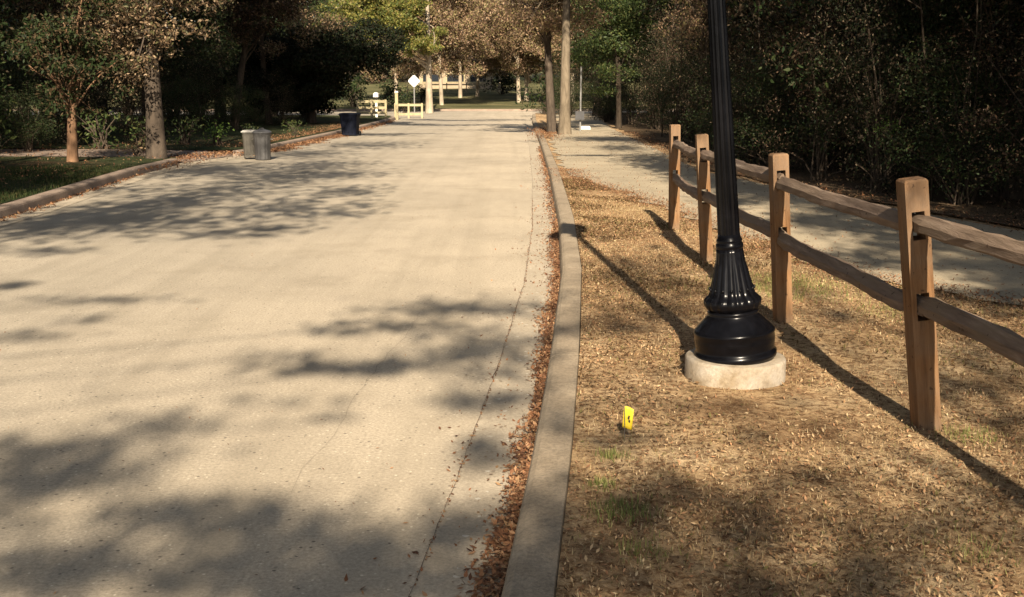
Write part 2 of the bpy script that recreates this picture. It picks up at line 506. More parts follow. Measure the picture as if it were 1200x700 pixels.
# road and its cross street
ys = [-40 + i * 1.0 for i in range(0, 104)]
def smooth_rows(ys, fl, fr, z, nx=2):
    return [[(fl(y) + (fr(y) - fl(y)) * i / (nx - 1), y, z) for i in range(nx)] for y in ys]
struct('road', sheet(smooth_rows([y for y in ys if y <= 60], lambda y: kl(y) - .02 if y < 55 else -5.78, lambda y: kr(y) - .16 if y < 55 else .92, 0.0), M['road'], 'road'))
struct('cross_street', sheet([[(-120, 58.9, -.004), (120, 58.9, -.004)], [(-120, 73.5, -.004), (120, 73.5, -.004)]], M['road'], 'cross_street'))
bits = MB()
bits.add([(-12, 57, -.008), (8, 57, -.008), (8, 64.2, -.008), (-12, 64.2, -.008)], [(0, 1, 2, 3)])
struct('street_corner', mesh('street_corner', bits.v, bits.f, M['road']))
gy = [-12 + i * .5 for i in range(0, 134)]
struct('gutter_right', sheet([[(kr(y) - .16 - .31 * min(1, max(.6, 1)), y, .004), (kr(y) - .155, y, .004)] for y in gy], M['gutter'], 'gutter_right'))
struct('gutter_left', sheet([[(kl(y) + .02, y, .004), (kl(y) + .5, y, .004)] for y in gy if y < 55], M['gutter'], 'gutter_left'))
sm = MB()
jr = random.Random(3)
for side in (0, 1):
    yy = -5.0
    rows = []
    while yy < 54:
        x = (kr(yy) - .47) if side == 0 else (kl(yy) + .5)
        x += jr.uniform(-.004, .004)
        wd = jr.uniform(.0003, .0024)
        rows.append([(x - wd, yy, .0075), (x + wd, yy, .0075)])
        yy += .12
    n0 = len(sm.v)
    for r_ in rows:
        sm.v += r_
    for i in range(len(rows) - 1):
        a = n0 + i * 2
        sm.f.append((a, a + 1, a + 3, a + 2))
# hairline cracks running diagonally over the concrete
for (x0, y0, x1, y1) in ((-.9, 4.2, -.62, 8.6), (-4.5, 17, -1.0, 17.6), (-5.0, 10, -3.4, 10.6)):
    k = 30
    pp = []
    px = 0.0
    for i in range(k + 1):
        px = px * .8 + jr.uniform(-.02, .02)
        pp.append((x0 + (x1 - x0) * i / k + px, y0 + (y1 - y0) * i / k + px * .4))
    n0 = len(sm.v)
    for i, (a, b) in enumerate(pp):
        wd = .0007 * (1 - abs(i / k - .5))
        sm.v += [(a - wd, b, .0065), (a + wd, b, .0065)]
    for i in range(k):
        a = n0 + i * 2
        sm.f.append((a, a + 1, a + 3, a + 2))
struct('road_joints', mesh('road_joints', sm.v, sm.f, M['joint']))

def kerb(name, fx, y0, y1, side, m, seg=3.0, h=.135, skip=None):
    mb = MB()
    jn = MB()
    y = y0
    r = random.Random(5)
    while y < y1:
        e = min(y + seg, y1)
        if skip and skip[0] - .1 < (y + e) / 2 < skip[1] + .1:
            y = e
            continue
        K = 6
        prof = [(-.175, -.06), (-.172, .02), (-.160, .095), (-.150, .118), (-.128, .132), (-.105, h), (0, h), (.004, h - .01), (.006, -.06)]
        off = r.uniform(-.001, .001)
        rows = []
        for i in range(K + 1):
            t = y + .004 + (e - y - .008) * i / K
            x = fx(t)
            dz = 0.0
            rows.append([(x + side * (px + off), t, pz + (dz if pz > .05 else 0)) for px, pz in prof])
        n = len(prof)
        f = []
        for i in range(K):
            for k in range(n - 1):
                a = i * n + k
                f.append((a, a + 1, a + n + 1, a + n))
        f.append(tuple(range(n)))
        f.append(tuple(range(K * n + n - 1, K * n - 1, -1)))
        mb.add([p for r_ in rows for p in r_], f)
        a0 = len(jn.v)
        x = fx(e)
        jn.v += [(x + side * (px * .97 - .002), yy_, pz - .006) for yy_ in (e - .0038, e + .0038) for px, pz in prof]
        jn.f += [(a0 + k, a0 + k + 1, a0 + n + k + 1, a0 + n + k) for k in range(n - 1)]
        y = e
    struct(name, mesh(name, mb.v, mb.f, m))
    struct('kerb_joints', mesh('kerb_joints', jn.v, jn.f, M['joint']))
kerb('kerb_right', kr, -12, 60, 1, M['kerb'])
kerb('kerb_left', kl, -6, 56, -1, M['kerb_left'], skip=(23.6, 26.4), seg=2.9)
# far kerb of the cross street and the lawn beyond it
mb = MB()
for i in range(-20, 20):
    mb.box(i * 3 + .006, i * 3 + 2.994, 73.3, 73.45, -.05, .13)
struct('kerb_far', mesh('kerb_far', mb.v, mb.f, M['kerb_left']))

def h_r(x, y):
    return .128 + .018 * math.sin(x * 2.3 + y * 1.1) * math.sin(y * 1.7) * smoothstep(.3, .9, x - kr(y)) - 0.0
vr = []
ysr = [-30, -15, -6] + [-2 + i * .25 for i in range(72)] + [16 + i for i in range(44)] + [60, 62]
us = [0, .06, .15, .3, .5, .75, 1.0, 1.3, 1.6, 2, 2.4, 2.8, 3.3, 4, 5, 7, 10, 15, 25, 50, 100]
for y in ysr:
    row = []
    for u in us:
        x = kr(min(y, 60)) + .007 + u
        row.append((x, y, h_r(x, y) if u < 4 else .128))
    vr.append(row)
struct('verge_right', sheet(vr, M['soil'], 'verge_right'))
# forest floor right of the path, its edge wandering
ff = []
fr_ = random.Random(8)
for i in range(80):
    y = 4 + i * .75
    xe = float(np.interp(y, [4, 7, 11, 13, 16, 20, 27, 40, 64], [7.6, 6.4, 5.35, 4.8, 4.0, 3.35, 3.6, 3.6, 4.5])) + .12 + fr_.uniform(-.1, .1)
    ff.append([(xe, y, .152), (xe + 3, y, .156), (xe + 100, y, .156)])
struct('forest_floor', sheet(ff, M['dirt'], 'forest_floor'))
vl = []
for y in [-30, -15, -5, 0] + [2 + i * .5 for i in range(43)] + [23.4, 23.6]:
    vl.append([(kl(y) - .007 - u, y, .13 + .03 * smoothstep(2, 9, u) + .012 * math.sin(u * 3 + y)) for u in (0, .2, .5, 1, 1.6, 2.3, 3.2, 4.5, 6, 9, 14, 25, 60, 120)])
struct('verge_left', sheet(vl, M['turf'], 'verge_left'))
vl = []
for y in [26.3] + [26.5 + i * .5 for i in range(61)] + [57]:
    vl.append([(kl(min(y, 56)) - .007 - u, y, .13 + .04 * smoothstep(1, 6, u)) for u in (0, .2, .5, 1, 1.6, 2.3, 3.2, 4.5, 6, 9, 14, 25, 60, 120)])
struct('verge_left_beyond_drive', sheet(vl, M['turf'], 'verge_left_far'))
# driveway between the two
struct('driveway', sheet([[(kl(y) - .02 + .0, y, .006), (kl(y) - .75, y, .10), (-9.5, y, .14), (-40, y, .16)] for y in (23.6, 24, 24.5, 25, 25.5, 25.9, 26.3)], M['kerb_left'], 'driveway'))
lw = []
for y in [73.45, 76, 80, 85, 90, 95, 100, 110, 120, 140, 160, 200, 300]:
    lw.append([(x, y, lz(y) + .12 * math.sin(x * .21 + y * .13) * smoothstep(75, 85, y)) for x in range(-120, 121, 6)])
struct('lawn_beyond', sheet(lw, M['lawn'], 'lawn'))

# path behind the fence
PL = [(2.0, 5.9), (4, 4.7), (6, 4.2), (7.4, 3.5), (7.9, 3.13), (8.6, 2.67), (11.1, 2.24), (14.5, 1.75), (17.1, 1.12), (20, .92), (25, .98), (31, 1.05), (40, 1.7), (60, 2.2)]
PR = [(2.0, 9.0), (4, 7.6), (7, 6.4), (11.1, 5.3), (13.2, 4.75), (16.1, 3.95), (19.7, 3.3), (26, 3.4), (40, 3.5), (60, 4.4)]
pr_ = random.Random(4)
rows = []
y = 2.0
while y < 60:
    a = float(np.interp(y, [p[0] for p in PL], [p[1] for p in PL])) + pr_.uniform(-.05, .05) + .12 * math.sin(y * 2.3) * math.sin(y * 5.1 + 1)
    b = float(np.interp(y, [p[0] for p in PR], [p[1] for p in PR])) + pr_.uniform(-.04, .04)
    a = max(a, kr(y) + .01)
    rows.append([(a + (b - a) * i / 6, y, (.150 if 0 < i < 6 else .138)) for i in range(7)])
    y += .2
struct('path', sheet(rows, M['path'], 'path'))

# ------------------------------------------------------------------ fence
def post_z(px):
    return .12
posts = [(1.82, 4.68, 1.11, -.132, .02, .0), (1.715, 6.87, 1.075, -.072, 0, .04), (1.675, 9.43, 1.085, -.074, .01, -.03), (1.70, 11.58, 1.09, -.018, 0, .05), (2.0, 2.35, 1.11, -.10, 0, 0)]
fence = thing('split_rail_fence', 'two-rail rustic cedar fence of square posts between dry verge and path', 'fence', (0, 0, 0))
RAIL_T, RAIL_B, SL = .915, .565, .060
def post_mesh(h):
    mb = MB()
    a, b = .049, .053           # half widths
    def blk(z0, z1, x0=-a, x1=a):
        mb.box(x0, x1, -b, b, z0, z1)
    blk(-.15, RAIL_B - SL)
    for zc in (RAIL_B, RAIL_T):
        blk(zc - SL, zc + SL, -a, -.027)
        blk(zc - SL, zc + SL, .027, a)
    blk(RAIL_B + SL, RAIL_T - SL)
    blk(RAIL_T + SL, h - .010)
    mb.box(-a, a, -b, b, h - .010, h, taper=.007)
    return mb
pm = []
for i, (x, y, h, lx, ly, rz) in enumerate(posts):
    o = post_mesh(h).build('post', M['post'], fence)
    o.location = (x, y, .12)
    o.rotation_euler = (ly, lx, rz)
    pm.append(o)
def at_post(i, z, fwd=0.0):
    x, y, h, lx, ly, rz = posts[i]
    return np.array([x + z * math.tan(lx), y - z * math.tan(ly) + fwd, .12 + z])
rr = random.Random(21)
def rail(i, j, zc, sag, hh, ww, dz0=0, dz1=0):
    a = at_post(i, zc + dz0)
    b = at_post(j, zc + dz1)
    d = (b - a) / np.linalg.norm(b - a)
    a = a - d * .10
    b = b + d * .10
    K = 22
    v, f = [], []
    wob = rr.uniform(0, 6)
    L = np.linalg.norm(b - a)
    for k in range(K + 1):
        t = k / K
        edge = min(t, 1 - t) * L
        s = .52 + .48 * smoothstep(.09, .17, edge)
        p = a + (b - a) * t
        p = p + np.array([.007 * math.sin(wob + t * 6), 0, sag * math.sin(math.pi * t) + .004 * math.sin(wob * 2 + t * 11)])
        # triangular split section with softened corners, ridge up and leaning
        for (sx, sz) in ((-.5, -.38), (-.42, -.5), (.40, -.5), (.5, -.36), (.42, .15), (.1, .5), (-.14, .48), (-.5, .0)):
            jx = rr.uniform(-.0035, .0035)
            sxx = sx * ww * min(1, s * 1.0) if s < .98 else sx * ww
            v.append((p[0] + sxx + jx, p[1], p[2] + sz * hh * max(.62, s) + jx))
    n = 8
    for k in range(K):
        for q in range(n):
            f.append((k * n + q, k * n + (q + 1) % n, (k + 1) * n + (q + 1) % n, (k + 1) * n + q))
    f.append(tuple(range(n - 1, -1, -1)))
    f.append(tuple(range(K * n, K * n + n)))
    link('rail', mesh('rail', v, f, M['rail']), fence)
for (i, j) in ((4, 0), (0, 1), (1, 2), (2, 3)):
    rail(i, j, RAIL_T, -.006, .076, .070, .012 * ((i % 2) * 2 - 1), -.012 * ((j % 2) * 2 - 1))
    rail(i, j, RAIL_B, -.010, .082, .08, .012 * ((i % 2) * 2 - 1), -.012 * ((j % 2) * 2 - 1))
rail(3, 3, RAIL_T, 0, .08, .06) if False else None

# ------------------------------------------------------------------ lamp post
lamp = thing('street_lamp', 'tall black fluted lamp post with ornate flared base on round concrete footing', 'street lamp', (1.145, 5.53, .10))
mb = MB()
mb.lathe([(.254, -.1), (.255, .02), (.255, .128), (.251, .139), (.243, .143), (.0001, .144)], 64, mod=lambda a, z, i: 1 + .006 * math.sin(a * 3 + 1) + .004 * math.sin(a * 7))
mb.build('concrete_footing', M['pier'], lamp, True)
Z0 = .143
col = link('column', None, lamp)
col.location = (0, 0, Z0)
LEAN = (R(0.3), R(-5.2), 0)
col.rotation_euler = LEAN
mb = MB()
base_prof = [(.203, 0), (.208, .012), (.208, .03), (.200, .036), (.197, .05), (.201, .075), (.203, .10), (.199, .122), (.205, .130), (.205, .142), (.196, .150), (.176, .172), (.148, .20), (.130, .22), (.126, .23), (.130, .238), (.122, .247)]
mb.lathe(base_prof, 96)
for k in range(0):
    pass
mb.build('base', M['black'], col, True)
mb = MB()
def petals(a, z, i):
    return 1 + .085 * abs(math.sin(a * 8)) * (1 if .25 < z < .47 else .3)
mb.lathe([(.116, .243), (.123, .255), (.131, .270), (.134, .288), (.130, .303), (.120, .315), (.109, .324), (.103, .342), (.099, .36), (.092, .39), (.084, .425), (.077, .46), (.071, .50), (.067, .54), (.065, .56)], 128, mod=petals)
# raised leaf tips round the bulge
for k in range(16):
    a = 2 * math.pi * (k + .5) / 16
    for (r0, z0, r1, z1, rad_) in ((.133, .285, .128, .312, .009), (.104, .345, .112, .366, .007)):
        mb.tube([(r0 * math.cos(a), r0 * math.sin(a), z0), ((r0 + r1) / 2 * math.cos(a) * 1.04, (r0 + r1) / 2 * math.sin(a) * 1.04, (z0 + z1) / 2), (r1 * math.cos(a), r1 * math.sin(a), z1)], [rad_ * .6, rad_, rad_ * .4], 8)
mb.build('leaf_skirt', M['black'], col, True)
mb = MB()
mb.lathe([(.062, .555), (.067, .56), (.069, .568), (.069, .578), (.065, .585), (.062, .592), (.065, .598), (.063, .606), (.058, .612), (.055, .63)], 48)
mb.build('collar_ring', M['black'], col, True)
mb = MB()
def flute(a, z, i):
    return 1 - .09 * (0.5 + 0.5 * math.cos(a * 14)) ** 0.6
mb.lathe([(.0555, .60), (.052, .95), (.046, 1.5), (.040, 2.2), (.037, 3.25), (.036, 3.3)], 168, mod=flute)
mb.build('shaft', M['black'], col)
mb = MB()
mb.lathe([(.05, 3.29), (.075, 3.30), (.08, 3.32), (.06, 3.35), (.05, 3.40), (.075, 3.44), (.11, 3.47), (.14, 3.50), (.145, 3.52), (.12, 3.525)], 40)
mb.build('lantern_fitter', M['black'], col, True)
mb = MB()
mb.lathe([(.118, 3.522), (.15, 3.56), (.178, 3.62), (.19, 3.69), (.182, 3.74)], 40)
mb.build('globe', M['glass'], col, True)
mb = MB()
mb.lathe([(.186, 3.735), (.20, 3.745), (.20, 3.76), (.19, 3.775), (.165, 3.83), (.12, 3.88), (.07, 3.91), (.03, 3.93), (.02, 3.96), (.03, 3.98), (.02, 4.01), (.003, 4.04)], 40)
mb.build('lantern_roof', M['black'], col, True)

# ------------------------------------------------------------------ yellow marker flag
fl = thing('marker_flag', 'small yellow utility marker flag with black mark standing in dry grass', 'marker flag', (.475, 4.5, .12))
mb = MB()
mb.tube([(0, 0, -.05), (.001, 0, .08), (-.002, 0, .155)], .0018, 6)
mb.build('wire_stem', M['wire'], fl)
v, f = [], []
for i in range(7):
    for j in range(9):
        u, q = i / 6, j / 8
        v.append((-.003 + u * .040 - .006 * q, .007 * math.sin(u * 4 + q * 2), .155 - q * .092 - .012 * u * u))
for i in range(6):
    for j in range(8):
        f.append((i * 9 + j, i * 9 + j + 1, (i + 1) * 9 + j + 1, (i + 1) * 9 + j))
flag = link('flag', mesh('flag', v, f, M['yellow'], True), fl)
sol = flag.modifiers.new('thick', 'SOLIDIFY')
sol.thickness = .0008
mb = MB()
for (u0, u1, q0, q1) in ((.52, .68, .38, .46), (.46, .64, .46, .56), (.56, .74, .56, .68)):
    pts = []
    for (u, q) in ((u0, q0), (u1, q0), (u1, q1), (u0, q1)):
        pts.append((-.003 + u * .040 - .006 * q, .007 * math.sin(u * 4 + q * 2) - .0022, .155 - q * .092 - .012 * u * u))
    mb.add(pts, [(0, 1, 2, 3)])
mb.build('printed_mark', M['ink'], flag)

# ------------------------------------------------------------------ bins on the left
def wheel_bin(name, label, loc, rz, wdt, dep, hgt, body, lid, group=None, flare=.85):
    t = thing(name, label, 'trash bin', loc, rz, group)
    a, b = wdt / 2, dep / 2
    mb = MB()
    v = []
    lev = [(0.04, flare), (.10, flare), (hgt * .8, .98), (hgt * .88, 1.0), (hgt * .885, 1.07), (hgt * .93, 1.07)]
    for z, s in lev:
        for (x, y) in ((-1, -.8), (-.8, -1), (.8, -1), (1, -.8), (1, .8), (.8, 1), (-.8, 1), (-1, .8)):
            v.append((x * a * s, y * b * s, z))
    f = []
    for i in range(len(lev) - 1):
        for k in range(8):
            f.append((i * 8 + k, i * 8 + (k + 1) % 8, i * 8 + 8 + (k + 1) % 8, i * 8 + 8 + k))
    f.append(tuple(range(7, -1, -1)))
    f.append(tuple(range(len(lev) * 8 - 8, len(lev) * 8)))
    mb.add(v, f)
    for x in (-.5, 0, .5):
        mb.box(x * a - .012, x * a + .012, -b * 1.0, -b * .86, .12, hgt * .8)
    mb.build('body', body, t)
    mb = MB()
    mb.box(-a * 1.12, a * 1.12, -b * 1.16, b * 1.1, hgt * .932, hgt * .965)
    mb.box(-a * 1.08, a * 1.08, -b * 1.1, b * 1.06, hgt * .965, hgt, taper=.03)
    ld = mb.build('lid', lid, t)
    mb = MB()
    mb.tube([(-a * .8, b * 1.2, hgt * .93), (a * .8, b * 1.2, hgt * .93)], .014, 8)
    mb.tube([(-a * .8, b * 1.02, hgt * .9), (-a * .8, b * 1.2, hgt * .93)], .012, 6)
    mb.tube([(a * .8, b * 1.02, hgt * .9), (a * .8, b * 1.2, hgt * .93)], .012, 6)
    mb.build('handle', lid, t)
    for s in (-1, 1):
        mb = MB()
        mb.tube([(s * a * .82, b * .95, .075), (s * a * 1.02, b * .95, .075)], .075, 16)
        mb.build('wheel', M['rubber'], t)
    return t
wheel_bin('trash_bin', 'short tan-grey kerbside bin with pale flared lid beside the round grey can', (-5.83, 24.9, .0), .12, .30, .34, .64, M['bin_tan'], M['bin_lid'])
wheel_bin('trash_bin', 'dark navy blue wheeled bin standing by the dark evergreen down the road', (-5.28, 36.6, 0), -.1, .56, .56, .74, M['bin_blue'], M['bin_blue'])
t = thing('trash_can', 'round ribbed grey can with dark domed lid beside the tan kerbside bin', 'trash can', (-5.49, 24.6, 0))
mb = MB()
mb.lathe([(.165, .01), (.17, .02), (.175, .30), (.185, .50), (.195, .56), (.205, .565), (.205, .59)], 48, mod=lambda a, z, i: 1 - .03 * (math.cos(a * 14) > 0.2) * (i in (1, 2, 3)))
mb.build('can', M['bin_grey'], t)
mb = MB()
mb.lathe([(.212, .585), (.214, .60), (.205, .615), (.16, .645), (.08, .665), (.02, .67)], 40)
ld = mb.build('lid', M['bin_dark'], t, True)
mb = MB()
mb.tube([(-.05, 0, .655), (-.04, 0, .69), (.04, 0, .69), (.05, 0, .655)], .009, 6)
mb.build('handle', M['bin_dark'], ld)
for s in (-1, 1):
    mb = MB()
    mb.tube([(s * .19, -.05, .46), (s * .235, -.045, .45), (s * .235, .045, .45), (s * .19, .05, .46)], .008, 6)
    mb.build('handle', M['wire'], t)

# ------------------------------------------------------------------ far end: fences, sign, posts, house
def far_fence(label, x0, x1, y, h, rails, posts_, m=M['far_wood'], z=0.13, pw=.05, rot=0):
    t = thing('rail_fence', label, 'fence', (x0, y, z), rot)
    L = x1 - x0
    for k in range(posts_):
        mb = MB()
        x = L * k / (posts_ - 1)
        mb.box(x - pw, x + pw, -pw, pw, -.1, h, taper=.004)
        mb.build('post', m, t)
    for rz_ in rails:
        for k in range(posts_ - 1):
            a, b = L * k / (posts_ - 1), L * (k + 1) / (posts_ - 1)
            mb = MB()
            mb.box(a + pw + .001, b - pw - .001, -.02, .02, rz_ - .06, rz_ + .06)
            mb.build('rail', m, t)
    return t
far_fence('sunlit cream three-rail fence beside the dark evergreen, left of the other cream fence', -7.0, -5.72, 51.0, .86, (.28, .50, .78), 3)
far_fence('low pale yellow fence with wide top board under the white diamond sign', -5.9, -4.55, 56.9, .75, (.20, .66), 3, z=.0)
far_fence('long weathered white rail fence on the lawn in front of the pale house', -10, -0.6, 108, 1.0, (.35, .85), 6, m=M['far_wood'], z=lz(108))

def mailbox(label, loc, h=1.15):
    t = thing('mailbox', label, 'mailbox', loc)
    mb = MB()
    mb.box(-.05, .05, -.05, .05, -.05, h)
    mb.build('post', M['white'], t)
    mb = MB()
    mb.tube([(0, -.28, h + .11), (0, .22, h + .11)], .115, 14)
    mb.box(-.115, .115, -.27, .21, h + .001, h + .11)
    mb.build('box', M['white'], t)
mailbox('white mailbox on a white post behind the cream three-rail fence', (-6.5, 54.0, .13), .95)
t = thing('gate_post', 'short white-topped post between the two cream fences', 'post', (-5.55, 54.2, 0))
mb = MB()
mb.box(-.07, .07, -.07, .07, 0, 1.3)
mb.build('shaft', M['far_wood'], t)
mb = MB()
mb.box(-.09, .09, -.09, .09, 1.3, 1.36, taper=.03)
mb.build('cap', M['white'], t)

t = thing('road_sign', 'white diamond sign on a thin post at the far street corner', 'sign', (-5.4, 62.3, 0))
mb = MB()
mb.tube([(0, 0, -.1), (0, 0, 1.75)], .035, 8)
mb.build('post', M['grey_steel'], t)
mb = MB()
s = .31
zc = 1.87
pts = [(s * math.cos(a), s * math.sin(a)) for a in [math.pi / 2 * k + d for k in range(4) for d in (-.16, .16)]]
n = len(pts)
mb.add([(x, -.045, zc + z) for x, z in pts] + [(x, -.038, zc + z) for x, z in pts], [tuple(range(n)), tuple(range(2 * n - 1, n - 1, -1))] + [(k, n + k, n + (k + 1) % n, (k + 1) % n) for k in range(n)])
mb.build('panel', M['white'], t)

t = thing('utility_pole_marker', 'thin grey signpost with small dark box right of the twin trunks', 'signpost', (2.25, 37.0, .13))
mb = MB()
mb.tube([(0, 0, -.05), (.01, 0, 2.1)], .028, 8)
mb.build('post', M['grey_steel'], t)
mb = MB()
mb.box(-.17, .12, -.14, -.03, .38, .66)
mb.build('box', M['bin_dark'], t)
t = thing('meter_box', 'small white utility box on the ground right of the twin trunks', 'utility box', (2.5, 38.2, .13))
mb = MB()
mb.box(-.17, .17, -.12, .12, 0, .11, taper=.012)
mb.build('housing', M['white'], t)
mb = MB()
mb.box(-.15, .15, -.10, .10, .111, .13, taper=.01)
mb.build('lid', M['white'], t)

def house(label, x0, x1, y, dep, h, roof_h, wins, wall, z, rot=0):
    t = thing('house', label, 'house', ((x0 + x1) / 2, y, z), rot)
    L = (x1 - x0) / 2
    mb = MB()
    mb.box(-L, L, 0, dep, -.5, h)
    mb.build('wall', wall, t)
    mb = MB()
    o = .5
    mb.add([(-L - o, -o, h + .002), (L + o, -o, h + .002), (L + o, dep + o, h + .002), (-L - o, dep + o, h + .002), (-L + 1, dep / 2, h + roof_h), (L - 1, dep / 2, h + roof_h)], [(0, 1, 5, 4), (1, 2, 5), (2, 3, 4, 5), (3, 0, 4), (3, 2, 1, 0)])
    mb.build('roof', M['roof'], t)
    for (a, b, c, d) in wins:
        mb = MB()
        mb.box(a - .1, b + .1, -.06, -.002, c - .1, c)
        mb.box(a - .1, b + .1, -.06, -.002, d, d + .12)
        mb.box(a - .1, a, -.06, -.002, c + .001, d - .001)
        mb.box(b, b + .1, -.06, -.002, c + .001, d - .001)
        fr = mb.build('window', M['far_wood'], t)
        mb = MB()
        mb.box(a + .001, b - .001, -.03, -.004, c + .001, d - .001)
        mb.build('pane', M['pane'], fr)
    return t
house('pale single-storey house with white window frames beyond the far lawn', -10.0, -2.2, 122, 9, 2.4, 2.0, [(-3.5, -1.6, .8, 1.6), (-.9, .9, .8, 1.6), (1.6, 3.3, .8, 1.6)], M['cream'], lz(122))

# ------------------------------------------------------------------ trees
def tree(name, label, loc, r0, height, clumps, lm, bm_, per, size, seed, group=None, top=None, spread=.6, cat='tree', wid=.42, wig=.15, maxlimb=26, flare=1.35):
    t = thing(name, label, cat, loc, 0, group)
    tp = top if top is not None else (0, 0, height)
    limb_mesh((0, 0, -.15), tp, r0, clumps, seed, wig=wig, spread=spread, maxlimb=maxlimb, flare=flare).build('trunk', bm_, t, True)
    link('crown', quads_mesh('crown', cloud(clumps, per * 2.6, size * 1.1, wid), lm), t)
    return t
def copy_thing(root, loc, rz, s=1.0, label=None, group=None):
    r_ = root.copy()
    C.objects.link(r_)
    r_.location = loc
    r_.rotation_euler = (0, 0, rz)
    r_.scale = (s, s, s)
    if label:
        r_['label'] = label
    if group:
        r_['group'] = group
    for ch in list(root.children):
        c = ch.copy()
        C.objects.link(c)
        c.parent = r_
    return r_

# --- left foreground
cl = crown_clumps((0, -.1, 2.2), (1.5, 1.2, 1.5), 60, .36, 1, .2, zmin=.85)
tree('crepe_myrtle', 'small tree with smooth orange trunk on the left lawn', (-8.63, 21.9, .14), .115, 2.6, cl, M['leaf_myrtle'], M['bark_orange'], 420, .038, 2, spread=.45, wig=.08, flare=1.2, top=(.1, 0, 2.6))
cl = [(x, y, z, a, b, c) for (x, y, z, a, b, c) in crown_clumps((-.1, -.7, 3.2), (1.7, 1.3, 1.9), 84, .34, 4, .2, zmin=1.5)]
tree('oak', 'thick-trunked tree with sparse brown leaves at the left kerb by the driveway', (-7.42, 23.3, .13), .19, 8, cl, M['leaf_brown'], M['bark_mid'], 480, .036, 3, spread=.5, wig=.1)
cl = crown_clumps((1.0, 0, 5.6), (2.6, 2.2, 2.6), 60, .55, 5, .3, zmin=2.6)
cl += crown_clumps((.9, -.6, 3.6), (1.5, .8, 1.0), 14, .45, 55, .2)
tree('leaning_tree', 'slim grey tree leaning right behind the shrubs and bins', (-9.95, 40.0, .16), .14, 9, cl, M['leaf_russet'], M['bark_dark'], 420, .05, 5, top=(1.6, 0, 8), spread=.6)
cl = crown_clumps((0, 0, 4.6), (2.6, 2, 2.2), 34, .55, 6, .3, zmin=2.6)
tree('oak', 'slim dark tree with rusty hanging leaves behind the leaning tree', (-9.4, 43.5, .16), .13, 8, cl, M['leaf_brown'], M['bark_dark'], 420, .05, 6, top=(-.5, 0, 8))
# --- evergreen
cl = [q for q in crown_clumps((-.1, 0, 2.0), (2.9, 2.3, 1.75), 100, .62, 7, .3, zmin=.35) if not (q[0] > 1.0 and q[2] < 2.1)]
cl += [(2.5, -.8, 2.7, .7, .6, .5), (3.1, -.9, 2.9, .6, .6, .4), (3.6, -.8, 3.0, .5, .5, .35), (2.9, -.6, 2.2, .6, .5, .4), (3.3, -.4, 3.4, .7, .5, .4), (2.4, -.4, 3.6, .8, .6, .5), (3.4, -.8, 2.45, .4, .4, .3)]
tree('magnolia', 'broad black-green evergreen overhanging the left kerb above the blue bin', (-8.1, 45.3, .16), .2, 4.2, cl, M['leaf_magnolia'], M['bark_dark'], 700, .065, 7, spread=.6)
# --- sunlit yellow green canopy at the street corner
cl = crown_clumps((-3.0, -1, 6.0), (3.4, 2.6, 2.1), 48, .62, 8, .3, zmin=3.9)
cl += crown_clumps((-1.0, -1.5, 4.3), (2.4, 1.2, 1.2), 26, .45, 81, .3)
cl += crown_clumps((-4.5, -2.5, 4.6), (2.6, 1.2, 1.3), 26, .5, 82, .3)
tree('oak', 'sunlit yellow-green tree on a straight pale trunk at the far left corner', (-5.0, 68.0, -.02), .22, 9, cl, M['leaf_yellow'], M['bark_pale'], 520, .075, 8, spread=.62, wig=.05)
# --- twin trunks right of the road
cl = crown_clumps((-.6, .8, 4.9), (2.2, 2.0, 2.3), 60, .42, 9, .2, zmin=2.35)
tree('oak', 'taller right-hand trunk of the twin trunks at the right kerb, brown crown', (1.62, 34.6, .12), .17, 9, cl, M['leaf_rust'], M['bark_tan'], 520, .042, 9, top=(.1, 0, 9), spread=.95, wig=.05, flare=1.5)
cl = crown_clumps((-.5, .5, 4.5), (1.8, 2.0, 2.1), 40, .4, 10, .2, zmin=2.3)
tree('oak', 'left-hand knotty trunk of the twin trunks at the right kerb', (1.30, 36.2, .12), .15, 7.5, cl, M['leaf_rust'], M['bark_mid'], 520, .042, 10, top=(-.4, .2, 7.5), spread=.6, wig=.05)
# --- right side trees over the path
cl = crown_clumps((0, 0, 3.5), (1.9, 1.6, 2.4), 76, .42, 11, .2, zmin=1.1)
tree('young_tree', 'fresh green leafy tree right of the twin trunks, lit by sun', (3.75, 39.5, .15), .10, 6, cl, M['leaf_mid'], M['bark_dim'], 700, .045, 11)
cl = crown_clumps((-.1, 0, 3.6), (1.6, 1.5, 1.6), 46, .4, 12, .25, zmin=1.9)
tree('beech', 'tree with sunlit copper-brown leaves over the path, left of lamp shaft', (4.7, 27.5, .15), .11, 6, cl, M['leaf_rust'], M['bark_dark'], 480, .036, 12)

# --- brown autumn trees at the far end
far = [(-5.0, 80.2, .15, 4.6, 'slender pale trunk nearest the street among the far autumn trees'),
       (-4.5, 98.0, .17, 4.9, 'pale trunk standing in front of the white rail fence, middle of three'),
       (-3.1, 100.5, .16, 5.0, 'pale trunk standing in front of the white rail fence, rightmost of three'),
       (.55, 88.0, .16, 4.8, 'left trunk of the close pair on the far lawn'),
       (1.15, 90.0, .18, 5.0, 'right trunk of the close pair on the far lawn'),
       (-9.5, 92.0, .18, 5.0, 'far autumn tree left of the corner trunk, behind the yellow-green canopy'),
       (4.5, 84.0, .2, 4.8, 'far autumn tree hidden behind the twin trunks'),
       (7.8, 92.0, .2, 5.2, 'far autumn tree above the path end, behind the green tree'),
       (-1.2, 112.0, .2, 5.6, 'furthest brown autumn tree over the middle of the lawn')]
protos = []
for k in range(3):
    c = crown_clumps((0, 0, 6.2), (4.8, 3.6, 4.8), 190, .72, 30 + k, .2, zmin=2.0)
    protos.append(quads_mesh('crown', cloud(c, 620, .085), M['leaf_rust']))
    protos.append(c)
